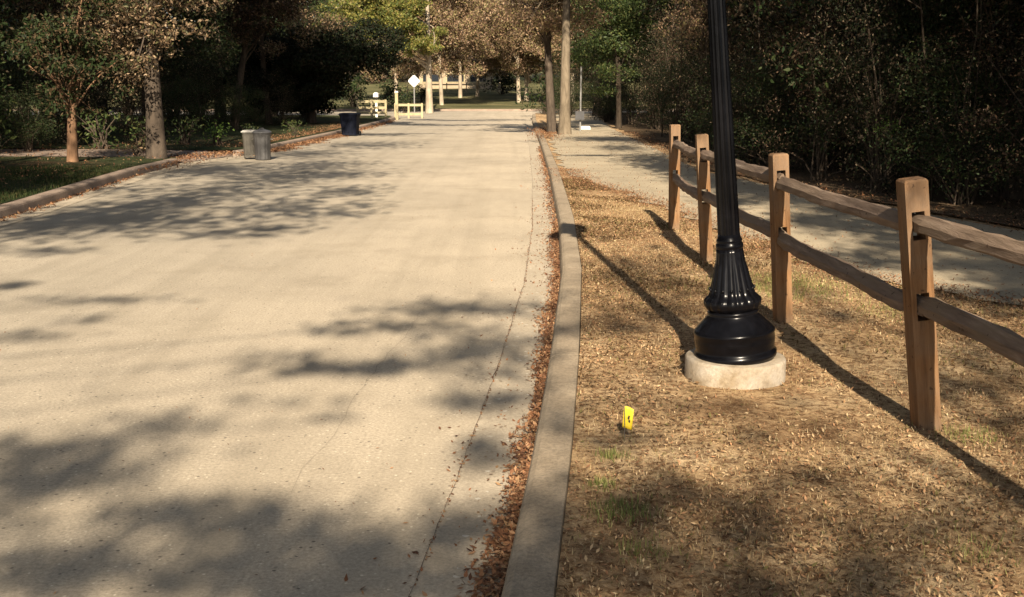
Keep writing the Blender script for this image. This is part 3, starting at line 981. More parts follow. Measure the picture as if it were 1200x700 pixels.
for i, (x, y, r0, s, lab) in enumerate(far):
    c = protos[(i % 3) * 2 + 1]
    t = thing('autumn_tree', lab, 'tree', (x, y, lz(y) - .05), 0, 'brown autumn trees beyond the end of the road')
    limb_mesh((0, 0, -.2), (.3 * (i % 3 - 1), 0, 10), r0, c, 50 + i, wig=.12, spread=.6, maxlimb=30, flare=1.2).build('trunk', M['bark_pale'], t, True)
    link('crown', protos[(i % 3) * 2], t)

# --- forest trees (shared meshes)
def proto_tree(seed, rad_, zc, rz_, n, cr, lm, per, size, h, r0, zmin):
    cl = crown_clumps((0, 0, zc), (rad_, rad_, rz_), n, cr, seed, .3, zmin=zmin)
    return (limb_mesh((0, 0, -.2), (.2, .1, h), r0, cl, seed + 1, spread=.65, maxlimb=24), cl, quads_mesh('crown', cloud(cl, per, size), lm))
PT = [proto_tree(70, 3.0, 6.5, 4.2, 70, .95, M['leaf_thicket'], 420, .075, 10, .2, 2.0),
      proto_tree(72, 3.2, 6.0, 4.6, 70, .95, M['leaf_dark'], 420, .075, 10, .22, 1.4),
      proto_tree(74, 2.6, 6.5, 4.5, 60, .85, M['leaf_brown'], 320, .07, 10, .18, 2.2)]
PTm = [(mesh('trunk', a.v, a.f, M['bark_dark'], True), c) for a, b, c in PT]
def forest(name, label, x, y, k, s=1.0, group=None, z=.15):
    t = thing(name, label, 'tree', (x, y, z), rd.uniform(0, 6.28), group)
    t.scale = (s, s, s * rd.uniform(.9, 1.1))
    link('trunk', PTm[k][0], t)
    link('crown', PTm[k][1], t)
GL = 'dim trees crowded behind the left lawn'
GR = 'dim trees crowded in the thicket behind the path'
LL = 'dim tree crowded behind the left lawn, its trunk lost in shade'
LR = 'dim tree crowded in the dark thicket behind the path'
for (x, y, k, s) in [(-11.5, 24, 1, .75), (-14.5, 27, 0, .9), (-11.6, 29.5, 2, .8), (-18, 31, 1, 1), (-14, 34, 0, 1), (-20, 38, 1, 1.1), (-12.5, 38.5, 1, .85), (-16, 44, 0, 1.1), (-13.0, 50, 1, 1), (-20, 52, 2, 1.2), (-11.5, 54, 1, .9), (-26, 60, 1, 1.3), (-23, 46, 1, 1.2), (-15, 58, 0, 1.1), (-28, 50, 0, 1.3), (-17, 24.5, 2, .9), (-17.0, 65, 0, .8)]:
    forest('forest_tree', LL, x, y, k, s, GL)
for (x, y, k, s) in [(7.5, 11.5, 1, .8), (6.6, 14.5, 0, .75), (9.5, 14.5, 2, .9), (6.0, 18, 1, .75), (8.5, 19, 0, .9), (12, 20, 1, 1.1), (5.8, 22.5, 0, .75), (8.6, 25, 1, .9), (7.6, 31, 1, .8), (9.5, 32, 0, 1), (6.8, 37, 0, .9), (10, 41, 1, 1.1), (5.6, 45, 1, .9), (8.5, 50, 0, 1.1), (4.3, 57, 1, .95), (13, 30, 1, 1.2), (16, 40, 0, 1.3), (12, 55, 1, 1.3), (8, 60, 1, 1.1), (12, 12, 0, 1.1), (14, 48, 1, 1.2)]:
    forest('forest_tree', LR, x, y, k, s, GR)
# beyond the cross street, either side
for (x, y, k, s, lab) in [(-16, 84, 1, 1.2, 'dark tree beyond the cross street, far left'), (-22, 92, 0, 1.4, 'dark tree beyond the cross street behind the evergreen'), (11.5, 82, 1, 1.3, 'dark tree beyond the cross street, far right of the lawn'), (15, 94, 0, 1.4, 'dark tree deep beyond the cross street on the right')]:
    forest('forest_tree', lab, x, y, k, s, 'dark trees beyond the cross street', z=lz(y))

# --- shrubs
def shrub_proto(seed, rx, rz_, n, cr, lm, per, size, bm_=None, zmin=.05):
    cl = crown_clumps((0, 0, rz_ * .85), (rx, rx, rz_), n, cr, seed, .25, zmin=zmin)
    mb = MB()
    r = random.Random(seed)
    for c in cl[:18]:
        a = (r.uniform(-.12, .12), r.uniform(-.12, .12), -.05)
        mb.tube([a, (c[0] * .4, c[1] * .4, c[2] * .6), c[:3]], [.018, .012, .004], 5, cap=False)
    return mesh('stems', mb.v, mb.f, bm_ or M['bark_dark']), quads_mesh('foliage', cloud(cl, per, size), lm)
def shrub(name, label, loc, pr, rz=0, s=1, group=None, cat='shrub', sz=1):
    t = thing(name, label, cat, loc, rz, group)
    t.scale = (s, s, s * sz)
    link('stems', pr[0], t)
    link('foliage', pr[1], t)
SP = [shrub_proto(90, 1.2, 1.5, 44, .36, M['leaf_thicket'], 2300, .021), shrub_proto(91, 1.1, 1.2, 44, .36, M['leaf_dark'], 2000, .022), shrub_proto(92, 1.1, 1.9, 48, .32, M['leaf_russet'], 2100, .020)]
# thin bare saplings and vines that tangle in front of the thicket
for i in range(10):
    rq = random.Random(600 + i)
    y = rq.uniform(9.5, 34)
    x = float(np.interp(y, [9, 11, 13, 16, 20, 27, 40], [6.3, 5.75, 5.2, 4.4, 3.9, 4.0, 4.1])) + rq.uniform(.0, .9)
    t = thing('sapling', 'thin bare sapling stem rising through the edge of the dark thicket', 'sapling', (x, y, .13), 0, 'bare saplings along the thicket edge')
    mb = MB()
    hh = rq.uniform(3.0, 5.5)
    lx, ly = rq.uniform(-.9, .5), rq.uniform(-.7, .7)
    rr_ = rq.uniform(.012, .032)
    ax = [np.array([lx * (q / 6) ** 1.5, ly * (q / 6) ** 1.5, hh * q / 6]) + (np.array([rq.uniform(-.05, .05), rq.uniform(-.05, .05), 0]) if q else 0) for q in range(7)]
    mb.tube([ax[0] - np.array([0, 0, .1])] + ax[1:], [rr_ * (1 - .13 * q) for q in range(7)], 6)
    tips = []
    for q in range(1, 6):
        for _ in range(2):
            d = np.array([rq.uniform(-1, 1), rq.uniform(-1, 1), rq.uniform(.2, 1)]) * rq.uniform(.35, .8)
            mb.tube([ax[q], ax[q] + d * .5 + np.array([0, 0, -.03]), ax[q] + d], [rr_ * .45, rr_ * .3, .003], 4, cap=False)
            tips.append(tuple(ax[q] + d * .85) + (.22, .22, .16))
    mb.build('stem', M['bark_dim'], t, True)
    link('leaves', quads_mesh('leaves', cloud(tips, 420, .024), rq.choice([M['leaf_brown'], M['leaf_thicket'], M['leaf_myrtle']])), t)
GSR = 'understorey shrubs in the dark thicket behind the path'
sr = random.Random(17)
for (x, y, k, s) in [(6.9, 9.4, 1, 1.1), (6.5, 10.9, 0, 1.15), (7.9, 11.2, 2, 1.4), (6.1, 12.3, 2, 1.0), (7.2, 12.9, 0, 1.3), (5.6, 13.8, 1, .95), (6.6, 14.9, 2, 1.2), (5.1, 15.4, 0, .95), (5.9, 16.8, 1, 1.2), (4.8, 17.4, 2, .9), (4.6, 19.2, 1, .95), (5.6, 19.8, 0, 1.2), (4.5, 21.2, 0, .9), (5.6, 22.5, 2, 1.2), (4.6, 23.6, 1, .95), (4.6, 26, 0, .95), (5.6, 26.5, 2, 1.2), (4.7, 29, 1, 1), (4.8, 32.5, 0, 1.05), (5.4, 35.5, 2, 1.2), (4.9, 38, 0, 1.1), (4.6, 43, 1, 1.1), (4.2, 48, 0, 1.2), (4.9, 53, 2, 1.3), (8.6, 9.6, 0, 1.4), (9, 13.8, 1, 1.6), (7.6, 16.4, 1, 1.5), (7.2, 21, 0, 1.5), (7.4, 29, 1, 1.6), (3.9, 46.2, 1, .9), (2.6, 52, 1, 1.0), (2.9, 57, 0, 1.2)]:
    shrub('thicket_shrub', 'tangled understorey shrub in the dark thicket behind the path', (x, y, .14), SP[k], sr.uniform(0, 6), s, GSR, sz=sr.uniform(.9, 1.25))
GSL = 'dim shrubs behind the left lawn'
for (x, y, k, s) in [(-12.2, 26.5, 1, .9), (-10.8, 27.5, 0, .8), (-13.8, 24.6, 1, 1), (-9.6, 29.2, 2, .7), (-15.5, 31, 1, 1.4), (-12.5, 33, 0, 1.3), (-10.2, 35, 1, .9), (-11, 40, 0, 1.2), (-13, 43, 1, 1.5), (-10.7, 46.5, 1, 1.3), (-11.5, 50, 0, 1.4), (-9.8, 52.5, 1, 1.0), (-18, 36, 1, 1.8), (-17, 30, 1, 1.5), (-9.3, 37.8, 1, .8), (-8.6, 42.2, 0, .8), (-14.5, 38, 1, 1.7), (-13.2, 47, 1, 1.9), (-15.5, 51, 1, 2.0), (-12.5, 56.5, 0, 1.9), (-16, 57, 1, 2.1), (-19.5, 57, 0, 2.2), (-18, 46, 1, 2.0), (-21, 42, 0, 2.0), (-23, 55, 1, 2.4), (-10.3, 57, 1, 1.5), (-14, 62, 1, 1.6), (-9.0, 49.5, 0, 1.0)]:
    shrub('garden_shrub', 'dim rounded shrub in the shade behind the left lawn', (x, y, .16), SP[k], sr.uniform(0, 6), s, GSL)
BR = shrub_proto(95, .34, .3, 16, .16, M['leaf_bright'], 500, .035)
shrub('shrub', 'low bright green sunlit shrub left of the tan bin', (-7.45, 28.3, .16), BR, 0, 1.25)
shrub('shrub', 'small fresh green sprig in the shaded thicket right of the lamp shaft', (5.0, 15.0, .95), BR, 1, .55, sz=.8)
DG = shrub_proto(96, .5, .42, 18, .22, M['leaf_mid'], 260, .04)
shrub('shrub', 'dull green shrub between the driveway trunk and the bright green shrub', (-8.35, 28.6, .16), DG, 0, 1.1)
shrub('shrub', 'leafy green shrub right behind the round grey can', (-6.75, 28.8, .16), DG, 2, .8)
shrub('shrub', 'low green ground shrub between the bins, before the navy bin', (-6.4, 33, .16), DG, 3, .75)
shrub('shrub', 'tan-leaved low shrub between orange trunk and driveway trunk', (-8.0, 23.9, .14), shrub_proto(97, .35, .25, 14, .16, M['leaf_brown'], 260, .04), 0, 1)
shrub('shrub', 'green shrub at the left edge of the lawn', (-10.9, 25.2, .15), SP[1], 1, .72)
for (x, y, q, sc_) in ((-11.6, 24.6, 'tall green bush at the left picture edge behind the lawn', 1.9), (-13.2, 28.0, 'broad green bush deep behind the left lawn', 2.4), (-9.7, 26.4, 'green bush between the orange trunk and the left picture edge', 1.5), (-8.5, 26.2, 'green bush close behind the orange and driveway trunks', 1.2)):
    shrub('shrub', q, (x, y, .15), DG, x, sc_)
FS = shrub_proto(98, .9, .8, 24, .35, M['leaf_dark'], 200, .08)
shrub('shrub', 'dark rounded bush left of the twin trunks at the road end', (1.7, 59.5, .13), FS, 0, 1.2, sz=1.15)
shrub('shrub', 'dark green bush on the lawn in front of the pale house', (-7.0, 87, lz(87)), FS, 0, .9)
shrub('shrub', 'wide dark bush at the right side of the far lawn', (-.9, 104, lz(104)), FS, 0, 1.7)
for (x, y, q) in ((-16.5, 77, 1.8), (-13.5, 78, 1.7), (-10.8, 76.5, 1.5), (-8.2, 77.5, 1.25)):
    shrub('hedge_shrub', 'dark hedge bush along the far side of the cross street, left', (x, y, lz(y)), FS, x, q, 'hedge along the cross street')
shrub('shrub', 'dark bush behind the yellow fence, under the diamond sign', (-6.3, 66, 0), FS, 2, .9)

# --- far woodland closing off the view
def woodland(name, pts, per, size, h, lm):
    P = []
    for (x0, y0, x1, y1, dep) in pts:
        L = math.hypot(x1 - x0, y1 - y0)
        n = int(L * per)
        t = rng.uniform(0, 1, n)
        d = rng.uniform(0, 1, n) * dep
        nx, ny = -(y1 - y0) / L, (x1 - x0) / L
        x = x0 + (x1 - x0) * t + nx * d
        y = y0 + (y1 - y0) * t + ny * d
        top = h * (.75 + .25 * np.sin(x * .31 + y * .23) * np.cos(x * .13)) 
        z = rng.uniform(0, 1, n) ** .9 * top + .5 + np.maximum(0, y - 74) * .022
        P.append(np.stack([x, y, z], axis=1))
    return quads_mesh(name, leaf_quads(np.concatenate(P), size, .5), lm)
stuff('woodland', woodland('woodland', [(-70, 132, 60, 132, 14), (-80, 60, -60, 132, 10), (60, 132, 50, 20, -10)], 260, .45, 17, M['leaf_thicket']), 'dense dim woodland closing the view beyond houses and lawn', 'woodland')
stuff('side_woodland', woodland('side_woodland', [(-34, 20, -34, 75, 8), (-34, 75, -60, 130, 8), (20, 4, 22, 75, -8)], 300, .3, 13, M['leaf_thicket']), 'deep dim woodland behind the thicket trees on both sides', 'woodland')

# --- trees mostly out of view; oak crowns shaped to throw shade patches on the ground
def shade_clumps(blobs, h0, h1, size, seed, k=1.0):
    r = random.Random(seed)
    P, ends = [], []
    for (gx, gy_, rx, ry, d) in blobs:
        h = r.uniform(h0, h1)
        a = math.pi * rx * ry * 1.3
        n = int(k * -math.log(1 - min(.93, d)) / (.42 * size * size) * a * math.sin(R(SUN_EL)))
        n = max(n, 3)
        q = rng.normal(size=(n, 2)) * np.array([rx, ry]) * .62
        hh = h + rng.uniform(-.5, .5, n)
        G = np.stack([gx + q[:, 0], gy_ + q[:, 1], np.zeros(n)], axis=1)
        P.append(G + TO_SUN[None, :] * (hh / TO_SUN[2])[:, None])
        ends.append(tuple(np.array([gx, gy_, 0]) + TO_SUN * h / TO_SUN[2]))
    return np.concatenate(P), ends
FG = [(-1.94, 4.46, 0.4, 0.33, 0.75), (-1.67, 5.11, 0.24, 0.24, 0.45), (-1.34, 4.02, 0.23, 0.19, 0.5), (-1.0, 3.96, 0.28, 0.22, 0.8), (-0.79, 3.56, 0.35, 0.25, 0.75), (-1.46, 3.56, 0.44, 0.25, 0.65), (-0.47, 3.63, 0.22, 0.24, 0.7), (-0.19, 3.82, 0.2, 0.25, 0.7), (-0.6, 3.3, 0.45, 0.2, 0.75), (-0.2, 3.35, 0.25, 0.2, 0.6), (-0.13, 4.73, 0.17, 0.23, 0.65), (-0.11, 5.54, 0.24, 0.19, 0.7), (-0.05, 6.06, 0.19, 0.15, 0.4), (-0.98, 6.21, 0.5, 0.16, 0.75), (-0.4, 6.5, 0.3, 0.2, 0.5), (-1.39, 6.52, 0.26, 0.11, 0.4), (-0.31, 7.96, 0.6, 0.28, 0.65), (-1.09, 7.29, 0.3, 0.2, 0.55), (-0.6, 7.3, 0.3, 0.25, 0.45), (-0.16, 6.7, 0.32, 0.42, 0.6), (-0.6, 6.35, 0.25, 0.12, 0.4), (-1.15, 5.54, 0.36, 0.08, 0.25), (-0.87, 5.21, 0.25, 0.07, 0.25), (-4.09, 8.88, 0.17, 0.2, 0.7), (-3.25, 8.29, 0.59, 0.17, 0.4), (-2.97, 7.56, 0.24, 0.18, 0.3), (-3.16, 7.03, 0.28, 0.2, 0.35), (-2.18, 4.85, 0.31, 0.19, 0.35), (0.49, 4.03, 0.23, 0.26, 0.6), (0.68, 3.63, 0.27, 0.22, 0.6), (0.45, 4.67, 0.26, 0.13, 0.45), (1.12, 4.2, 0.21, 0.13, 0.5), (1.13, 3.42, 0.19, 0.13, 0.6), (0.28, 3.42, 0.17, 0.17, 0.6), (1.54, 3.85, 0.22, 0.08, 0.3), (1.17, 5.23, 0.38, 0.06, 0.35), (0.68, 5.87, 0.28, 0.07, 0.35), (2.72, 6.26, 0.25, 0.3, 0.4), (1.0, 9.16, 0.35, 0.75, 0.35), (0.65, 6.92, 0.28, 0.34, 0.4), (0.22, 4.11, 0.08, 0.18, 0.4), (0.3, 6.91, 0.11, 0.19, 0.5), (1.03, 4.72, 0.22, 0.07, 0.3), (1.7, 4.39, 0.18, 0.08, 0.3), (0.11, 3.42, 0.12, 0.17, 0.4), (1.35, 3.75, .25, .15, .6), (.75, 4.05, .35, .2, .5), (1.75, 4.0, .2, .12, .5), (.35, 3.7, .2, .3, .5), (2.4, 5.0, .3, .2, .5), (1.9, 3.5, .3, .15, .6), (1.0, 3.25, .4, .12, .6), (.04, 3.3, .14, .3, .75), (.12, 3.9, .1, .2, .6), (.22, 4.9, .1, .2, .5), (.5, 5.2, .25, .12, .35), (2.3, 5.6, .3, .3, .5), (.9, 7.4, .4, .4, .4), (1.2, 8.2, .3, .5, .35), (.6, 3.3, .4, .2, .6), (2.1, 7.2, .2, .3, .35), (-2.3, 3.9, .4, .3, .6), (-1.8, 3.4, .5, .25, .5)]
LB = [(-5.56, 13.0, 0.59, 1.46, 0.7), (-5.08, 13.94, 0.74, 1.85, 0.7), (-4.74, 15.96, 0.85, 1.7, 0.55), (-4.05, 13.16, 0.81, 1.0, 0.55), (-4.29, 18.9, 0.86, 2.36, 0.55), (-3.05, 14.78, 0.67, 1.26, 0.5), (-3.09, 12.1, 0.56, 0.43, 0.5), (-2.63, 17.16, 0.53, 1.12, 0.5), (-2.19, 14.2, 0.44, 0.68, 0.5), (-5.92, 21.62, 0.98, 1.77, 0.7), (-3.99, 22.8, 1.04, 1.97, 0.5), (-4.53, 10.81, 0.42, 0.29, 0.5), (-2.83, 12.62, 0.49, 0.38, 0.5), (-3.29, 20.46, 0.94, 0.8, 0.6), (-6.73, 17.55, 1.08, 0.88, 0.5), (-7.44, 16.83, 0.51, 1.62, 0.9), (-1.99, 15.22, 0.35, 0.45, 0.3), (-8.5, 18.5, 1.2, 2.0, .85), (-10.5, 20.5, 1.5, 2.2, .85), (-8.0, 14.5, 1.0, 1.8, .85), (-5.0, 27, 1.0, 1.6, .55), (-4.0, 31, 1.2, 1.8, .45)]
_r = random.Random(77)
for _ in range(60):
    yq = 3.0 + 9 * _r.random() ** 1.2
    FG.append((kr(yq) + _r.uniform(-.2, 2.6), yq, _r.uniform(.05, .16), _r.uniform(.05, .16), _r.uniform(.25, .5)))
TB = [(4.3, 13.9, .5, .8, .8), (3.7, 10.4, .5, .5, .7), (4.5, 9.7, .5, .5, .8), (3.3, 12.6, .4, .5, .5), (3.6, 15.5, .5, 1.2, .8), (3.1, 18.5, .5, 1.6, .75), (5.0, 11.5, .6, .7, .9), (3.9, 8.4, .4, .3, .6), (4.6, 8.0, .5, .4, .7), (5.4, 9.6, .6, .8, .8), (4.1, 7.4, .4, .3, .6), (3.7, 9.2, .4, .4, .6), (3.9, 13.2, .5, .7, .6), (2.9, 22.5, .6, 1.8, .7), (2.6, 27, .5, 1.2, .5), (3.5, 7.9, .5, .4, .75), (4.3, 8.8, .6, .6, .8), (3.0, 9.6, .35, .5, .6), (3.6, 12, .6, .7, .75), (4.0, 11, .5, .5, .7), (2.9, 14.5, .35, .7, .55), (3.2, 16.8, .5, 1.0, .75), (2.9, 20.5, .5, 1.0, .75), (1.7, 24, .6, .3, .5), (5.2, 8.0, .6, .6, .8), (3.1, 7.3, .3, .25, .4), (4.6, 12.6, .5, .6, .7), (2.8, 31.5, 1.0, 1.2, .8)]
def shade_tree(name, label, trunk, r0, height, blobs, h0, h1, size, seed, k=1.0, extra=None):
    P, ends = shade_clumps(blobs, h0, h1, size, seed, k)
    base = np.array([trunk[0], trunk[1], .12])
    t = thing(name, label, 'tree', tuple(base))
    rel = [tuple(np.array(e) - base) for e in ends]
    Q = [leaf_quads(P - base, size)]
    if extra:
        c = crown_clumps(*extra)
        rel += [x[:3] for x in c]
        Q.append(cloud(c, 60, .14))
    limb_mesh((0, 0, -.2), (0, 0, height), r0, rel, seed + 5, spread=.75, maxlimb=60, r_end=.006, ls=.42).build('trunk', M['bark_dark'], t, True)
    link('crown', quads_mesh('crown', np.concatenate(Q), M['leaf_dark']), t)
shade_tree('oak', 'spreading roadside oak behind the viewpoint on the verge side', (3.6, -9.5), .2, 8.5, [b for b in FG if b[0] > -.62], 7.2, 8.6, .055, 201, 1.35)
shade_tree('oak', 'spreading roadside oak behind the viewpoint on the far side of the road', (-7.6, -9.0), .2, 8.5, [b for b in FG if b[0] <= -.62], 7.2, 8.6, .055, 202, 1.35)
shade_tree('oak', 'tall oak on the left verge level with the viewpoint', (-8.2, 1.0), .25, 9.5, [b for b in LB if b[1] < 19], 8.0, 9.6, .095, 203, 1.15)
shade_tree('oak', 'tall oak on the left verge ahead of the viewpoint', (-9.6, 9.5), .24, 9.5, [b for b in LB if b[1] >= 19], 8.0, 9.8, .07, 204, 1.2)
shade_tree('oak', 'tall tree on the thicket side just behind the viewpoint', (6.6, -4.0), .22, 9.5, TB, 7.2, 9.0, .07, 205, 1.9)
XL = [(-4.3, 47.6, 1.2, .9, .8), (-2.5, 46.6, 1.4, .7, .7), (-.6, 47.5, 1.4, .6, .6), (-4.8, 37.5, 1.2, .9, .7), (-3.2, 38.5, 1.0, .5, .4), (-4.3, 54.5, .9, .8, .7), (-2.6, 53, 1.6, .8, .7), (-.4, 54, 1.3, .8, .7)]
XR = [(.2, 40.5, .9, .6, .6), (1.8, 41, 1.2, 1.2, .8), (-1.4, 41.5, .9, .35, .4), (.6, 33.0, .4, .5, .4)]
shade_tree('oak', 'unseen oak beyond the left lawn, added to shade the far road', (-13.6, 26.5), .25, 9, XL, 8.0, 9.5, .1, 206)  # added tree, trunk out of frame, to throw shade across the far road
shade_tree('oak', 'oak added in the right thicket to shade the far road and path', (5.9, 20.5), .22, 9, XR, 7.5, 9.0, .1, 207)  # added tree whose high limbs shade the far road and path
for (x, y, sd) in [(7.2, 7.5, 301), (7.6, 3.0, 302), (7.2, 12.8, 303)]:  # added canopy above the frame, there to darken path and thicket
    cl = crown_clumps((-.6, 0, 5.4), (2.9, 2.9, 2.0), 60, .8, sd, .2, zmin=3.9)
    tree('forest_tree', 'unseen tree added to shade the path and thicket from above', (x, y, .13), .16, 7.5, cl, M['leaf_dark'], M['bark_dark'], 60, .085, sd, group='added shade trees over the path', spread=.75)
DL = [(-9.5 - 1.9 * i + .7 * (j % 2), 31.0 + 3.4 * j, 1.3, 2.1, .82) for i in range(4) for j in range(5)] + [(-10.0, 47.5, 1.5, 1.5, .9), (-8.2, 45.0, 1.3, 1.6, .88), (-8.0, 48.0, 1.4, 1.3, .9), (-6.6, 46.0, 1.0, 1.6, .8), (-6.4, 48.6, 1.0, 1.0, .8), (-9.8, 43.5, 1.4, 1.6, .85)]
shade_tree('oak', 'unseen oak beside the drive, added to darken the left trees and evergreen', (-15.2, 21.5), .3, 10, DL, 9.0, 11.0, .11, 208, 1.2)  # added tree, out of view, to keep the left trees and evergreen dark
BT = [proto_tree(120, 3.3, 8.5, 5.2, 80, 1.15, M['leaf_dark'], 75, .17, 13, .24, 3.5)]
BTm = (mesh('trunk', BT[0][0].v, BT[0][0].f, M['bark_dark'], True), BT[0][2])
for (x, y, s) in [(9.0, -2, 1), (9.2, -8, 1.1), (13, -4, 1.1), (8.6, -14, 1.2), (14, -12, 1.2), (10.5, 4, 1), (14.5, 4, 1.1), (18, 0, 1.2), (19, 9, 1.2), (10, -22, 1.3), (16, -20, 1.3),
                  (-12.5, 2, 1), (-12.8, -5, 1.1), (-13, 9, .95), (-17, 4, 1.1), (-17, 12, 1.1), (-14, -13, 1.2), (-20, -4, 1.2), (-22, 14, 1.2), (-15.5, 17, 1), (-20, 21, 1.1)]:
    t = thing('forest_tree', 'tall tree of the surrounding wood beside or behind the viewpoint', 'tree', (x, y, .12), rd.uniform(0, 6.28), 'tall trees around the viewpoint')
    t.scale = (s, s, s)
    link('trunk', BTm[0], t)
    link('crown', BTm[1], t)

# ------------------------------------------------------------------ litter and grass
def fz(x, y):
    return np.full_like(x, .135)
def flat_bits(x, y, z, size, wid=.45, curl=.5):
    P = np.stack([x, y, z], axis=1)
    return leaf_quads(P, size, wid, flat=1 - curl)
# gutter drift
def drift(n, y0, y1, pw, spread, off, size, z0=.008, zh=.02, fx=kr, sgn=-1, k=.17):
    u = rng.uniform(0, 1, n) ** pw
    y = y0 + (y1 - y0) * u
    base = np.array([fx(t) for t in y])
    w_ = (.65 + .35 * np.sin(y * 3.1) * np.sin(y * 1.3 + 1)) * spread
    d = np.abs(rng.normal(size=n)) * w_ + off
    x = base + sgn * (k + d)
    z = z0 + rng.uniform(0, 1, n) * zh * np.exp(-d / spread)
    return flat_bits(x, y, z, size * rng.uniform(.5, 1.6, n) ** 1.2)
Q = [drift(13000, 2.2, 13, 1.25, .062, 0.005, .0105, .010, .03), drift(2600, 11, 30, 1.1, .07, 0.0, .016), drift(700, 2.2, 14, 1, .35, 0, .009, .006, .004), drift(1400, 9, 26, 1.2, .2, 0, .013, .008, .006),
     drift(900, 2.5, 16, 1.2, .014, 0.29, .006, .008, .003)]
n = 2500
Q.append(flat_bits(1.05 + rng.normal(size=n) * .25, 35.5 + rng.normal(size=n) * 2.5, .14 + rng.uniform(0, .03, n), .022 * np.ones(n)))
n = 700
Q.append(flat_bits(rng.uniform(-3.5, .3, n), rng.uniform(3, 16, n), np.full(n, .006), .006 * np.ones(n)))
stuff('gutter_leaves', quads_mesh('gutter_leaves', np.concatenate(Q), M['litter']), 'reddish brown fallen leaves drifted along the right gutter', 'fallen leaves')
Q = [drift(8000, 26.5, 38, 1, .28, 0, .022, .01, .06, kl, 1, .17), drift(1200, 38, 52, 1, .2, 0, .04, .01, .05, kl, 1, .17), drift(900, 13, 20.5, 1, .1, 0, .02, .008, .02, kl, 1, .17)]
n = 2600
yy = rng.uniform(20.3, 26.5, n)
Q.append(flat_bits(np.array([kl(t) for t in yy]) + rng.normal(size=n) * .45 - .2, yy, .03 + rng.uniform(0, .02, n) + np.clip(.1 - (0), 0, .06), .03 * np.ones(n)))
n = 4000
yy = rng.uniform(27, 44, n)
xx = np.array([kl(t) for t in yy]) - .1 - np.abs(rng.normal(size=n)) * .5
Q.append(flat_bits(xx, yy, .15 + rng.uniform(0, .03, n), .022 * np.ones(n)))
n = 4000
Q.append(flat_bits(rng.uniform(-15, -7.2, n), rng.uniform(13, 30, n), .17 + rng.uniform(0, .03, n), .025 * np.ones(n)))
stuff('kerbside_leaves', quads_mesh('kerbside_leaves', np.concatenate(Q), M['litter']), 'rusty fallen leaves heaped along the left kerb and driveway', 'fallen leaves')

# verge litter right
def verge_pts(n, y0, y1, pw=1.6):
    u = rng.uniform(0, 1, n) ** pw
    y = y0 + (y1 - y0) * u
    l = np.array([kr(t) for t in y]) + .01
    r_ = np.interp(y, [p[0] for p in PL], [p[1] for p in PL]) + .12
    x = l + (r_ - l) * rng.uniform(0, 1, n)
    return x, y
def vz(x, y):
    k = np.array([kr(t) for t in y])
    s = np.clip((x - k - .3) / .6, 0, 1)
    s = s * s * (3 - 2 * s)
    return .128 + .018 * np.sin(x * 2.3 + y * 1.1) * np.sin(y * 1.7) * s
def patchy(x, y, thr, sc_=1.0):
    f = np.sin(x * 2.1 * sc_ + 1.3 * np.sin(y * 1.1 * sc_)) + np.sin(y * 1.7 * sc_ + 2 * np.sin(x * .9 * sc_ + 1)) + .8 * np.sin((x + y) * 3.7 * sc_) + rng.normal(size=len(x)) * .5
    return f > thr
x, y = verge_pts(120000, 2.2, 15)
bare = np.exp(-(((x - 1.15) / .75) ** 2 + ((y - 4.95) / .45) ** 2))
keep = (rng.uniform(0, 1, len(x)) > bare * .85) & patchy(x, y, -.9) & (np.hypot(x - 1.145, y - 5.53) > .27)
x, y = x[keep], y[keep]
stuff('verge_litter', quads_mesh('verge_litter', flat_bits(x, y, vz(x, y) + .004 + rng.uniform(0, .012, len(x)), .0055 + .005 * rng.uniform(0, 1, len(x)), .4, .6), M['litter_pale']), 'small dry leaves scattered over the sandy verge', 'fallen leaves')
x1_, y1_ = verge_pts(5000, 14, 36, 1.2)
xs = rng.uniform(0, 1, 5000)
yf = rng.uniform(4, 36, 5000)
xf = np.interp(yf, [p[0] for p in PR], [p[1] for p in PR]) + rng.normal(size=5000) * .25 + .2
x2, y2 = verge_pts(0, 2, 3)
yp = 4 + 32 * rng.uniform(0, 1, 3500) ** 1.6
a = np.interp(yp, [p[0] for p in PL], [p[1] for p in PL])
b = np.interp(yp, [p[0] for p in PR], [p[1] for p in PR])
xp = a + (b - a) * rng.uniform(0, 1, 3500)
Q = [flat_bits(xf, yf, .165 + rng.uniform(0, .02, 5000), .02 * np.ones(5000)), flat_bits(xp, yp, .157 + 0 * xp, .013 * np.ones(3500))]
yl = rng.uniform(4, 20, 12000)
al = np.interp(yl, [p[0] for p in PL], [p[1] for p in PL]) + rng.normal(size=12000) * .17
Q.append(flat_bits(al, yl, .155 + rng.uniform(0, .01, 12000), .012 * np.ones(12000)))
stuff('path_leaves', quads_mesh('path_leaves', np.concatenate(Q), M['litter']), 'brown leaves strewn over the path and its edges', 'fallen leaves')

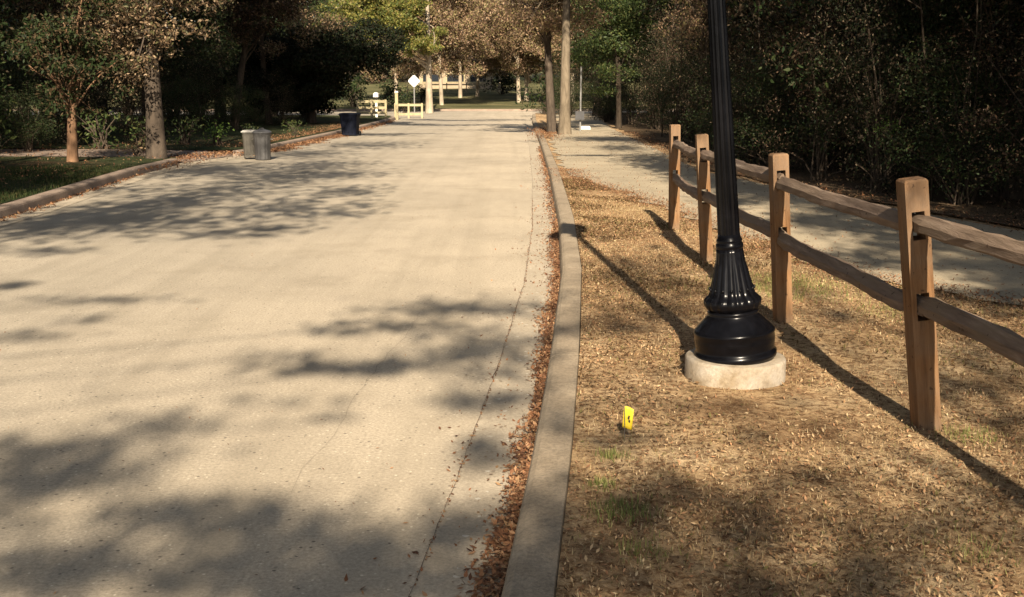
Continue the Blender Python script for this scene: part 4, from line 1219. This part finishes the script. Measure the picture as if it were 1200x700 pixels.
x, y = verge_pts(52000, 2.4, 18, 1.25)
keep = patchy(x, y, .3, 1.3)
x, y = x[keep], y[keep]
stuff('dark_thatch', quads_mesh('dark_thatch', flat_bits(x, y, vz(x, y) + .006 + rng.uniform(0, .012, len(x)), .0075 + .0012 * y * rng.uniform(.3, 1, len(x)), .4, .7), M['thatch']), 'darker brown thatch patches in the dry verge', 'fallen leaves')
def blades(x, y, z, h, wd, lean=.6):
    n = len(x)
    th = rng.uniform(0, 2 * np.pi, n)
    ln = rng.uniform(.1, 1, n) * lean
    hh = h * rng.uniform(.5, 1.3, n)
    dx, dy = np.cos(th) * ln * hh, np.sin(th) * ln * hh
    px, py = -np.sin(th) * wd, np.cos(th) * wd
    p0 = np.stack([x - px, y - py, z - .003], 1)
    p1 = np.stack([x + px, y + py, z - .003], 1)
    p2 = np.stack([x + dx + px * .25, y + dy + py * .25, z + hh * np.sqrt(np.maximum(.05, 1 - (ln * .8) ** 2))], 1)
    p3 = np.stack([x + dx - px * .25, y + dy - py * .25, z + hh * np.sqrt(np.maximum(.05, 1 - (ln * .8) ** 2))], 1)
    return np.stack([p0, p1, p2, p3], axis=1)
x, y = verge_pts(70000, 2.2, 15)
bare = np.exp(-(((x - 1.15) / .75) ** 2 + ((y - 4.95) / .45) ** 2))
keep = (rng.uniform(0, 1, len(x)) > bare * .9) & patchy(x, y, -.2, .8) & (np.hypot(x - 1.145, y - 5.53) > .28) & (x - np.array([kr(t) for t in y]) > .02)
x, y = x[keep], y[keep]
stuff('dry_grass', quads_mesh('dry_grass', blades(x, y, vz(x, y), .020, .0013, 1.2), M['straw']), 'short straw-coloured dormant grass on the right verge', 'grass')
n = 900
g = []
for (cx, cy, s, k) in ((.385, 3.68, .055, 300), (.40, 4.28, .03, 110), (.34, 3.95, .03, 120), (2.0, 8.1, .3, 2200), (1.5, 3.35, .08, 120), (.42, 3.35, .05, 120), (1.95, 4.55, .08, 200), (2.6, 7.2, .2, 500)):
    xx = cx + rng.normal(size=k) * s
    yy = cy + rng.normal(size=k) * s
    g.append(blades(xx, yy, vz(xx, yy), .032, .0018, .8))
stuff('green_grass_tufts', quads_mesh('green_grass_tufts', np.concatenate(g), M['grass_lit']), 'sparse green grass tufts sprouting in the dry verge', 'grass')
n = 60000
y = 12 + rng.uniform(0, 1, n) ** 1.3 * 10.5
x = np.array([kl(t) for t in y]) - .03 - rng.uniform(0, 1, n) ** 1.2 * 8
keep = (y < 20.6) & patchy(x, y, -1.2, .5)
x, y = x[keep], y[keep]
u = -(x - np.array([kl(t) for t in y]))
z = .13 + .03 * np.clip((u - 2) / 7, 0, 1)
stuff('lawn_grass', quads_mesh('lawn_grass', blades(x, y, z, .05, .006, .7), M['grass']), 'short dark green grass on the left lawn', 'grass')
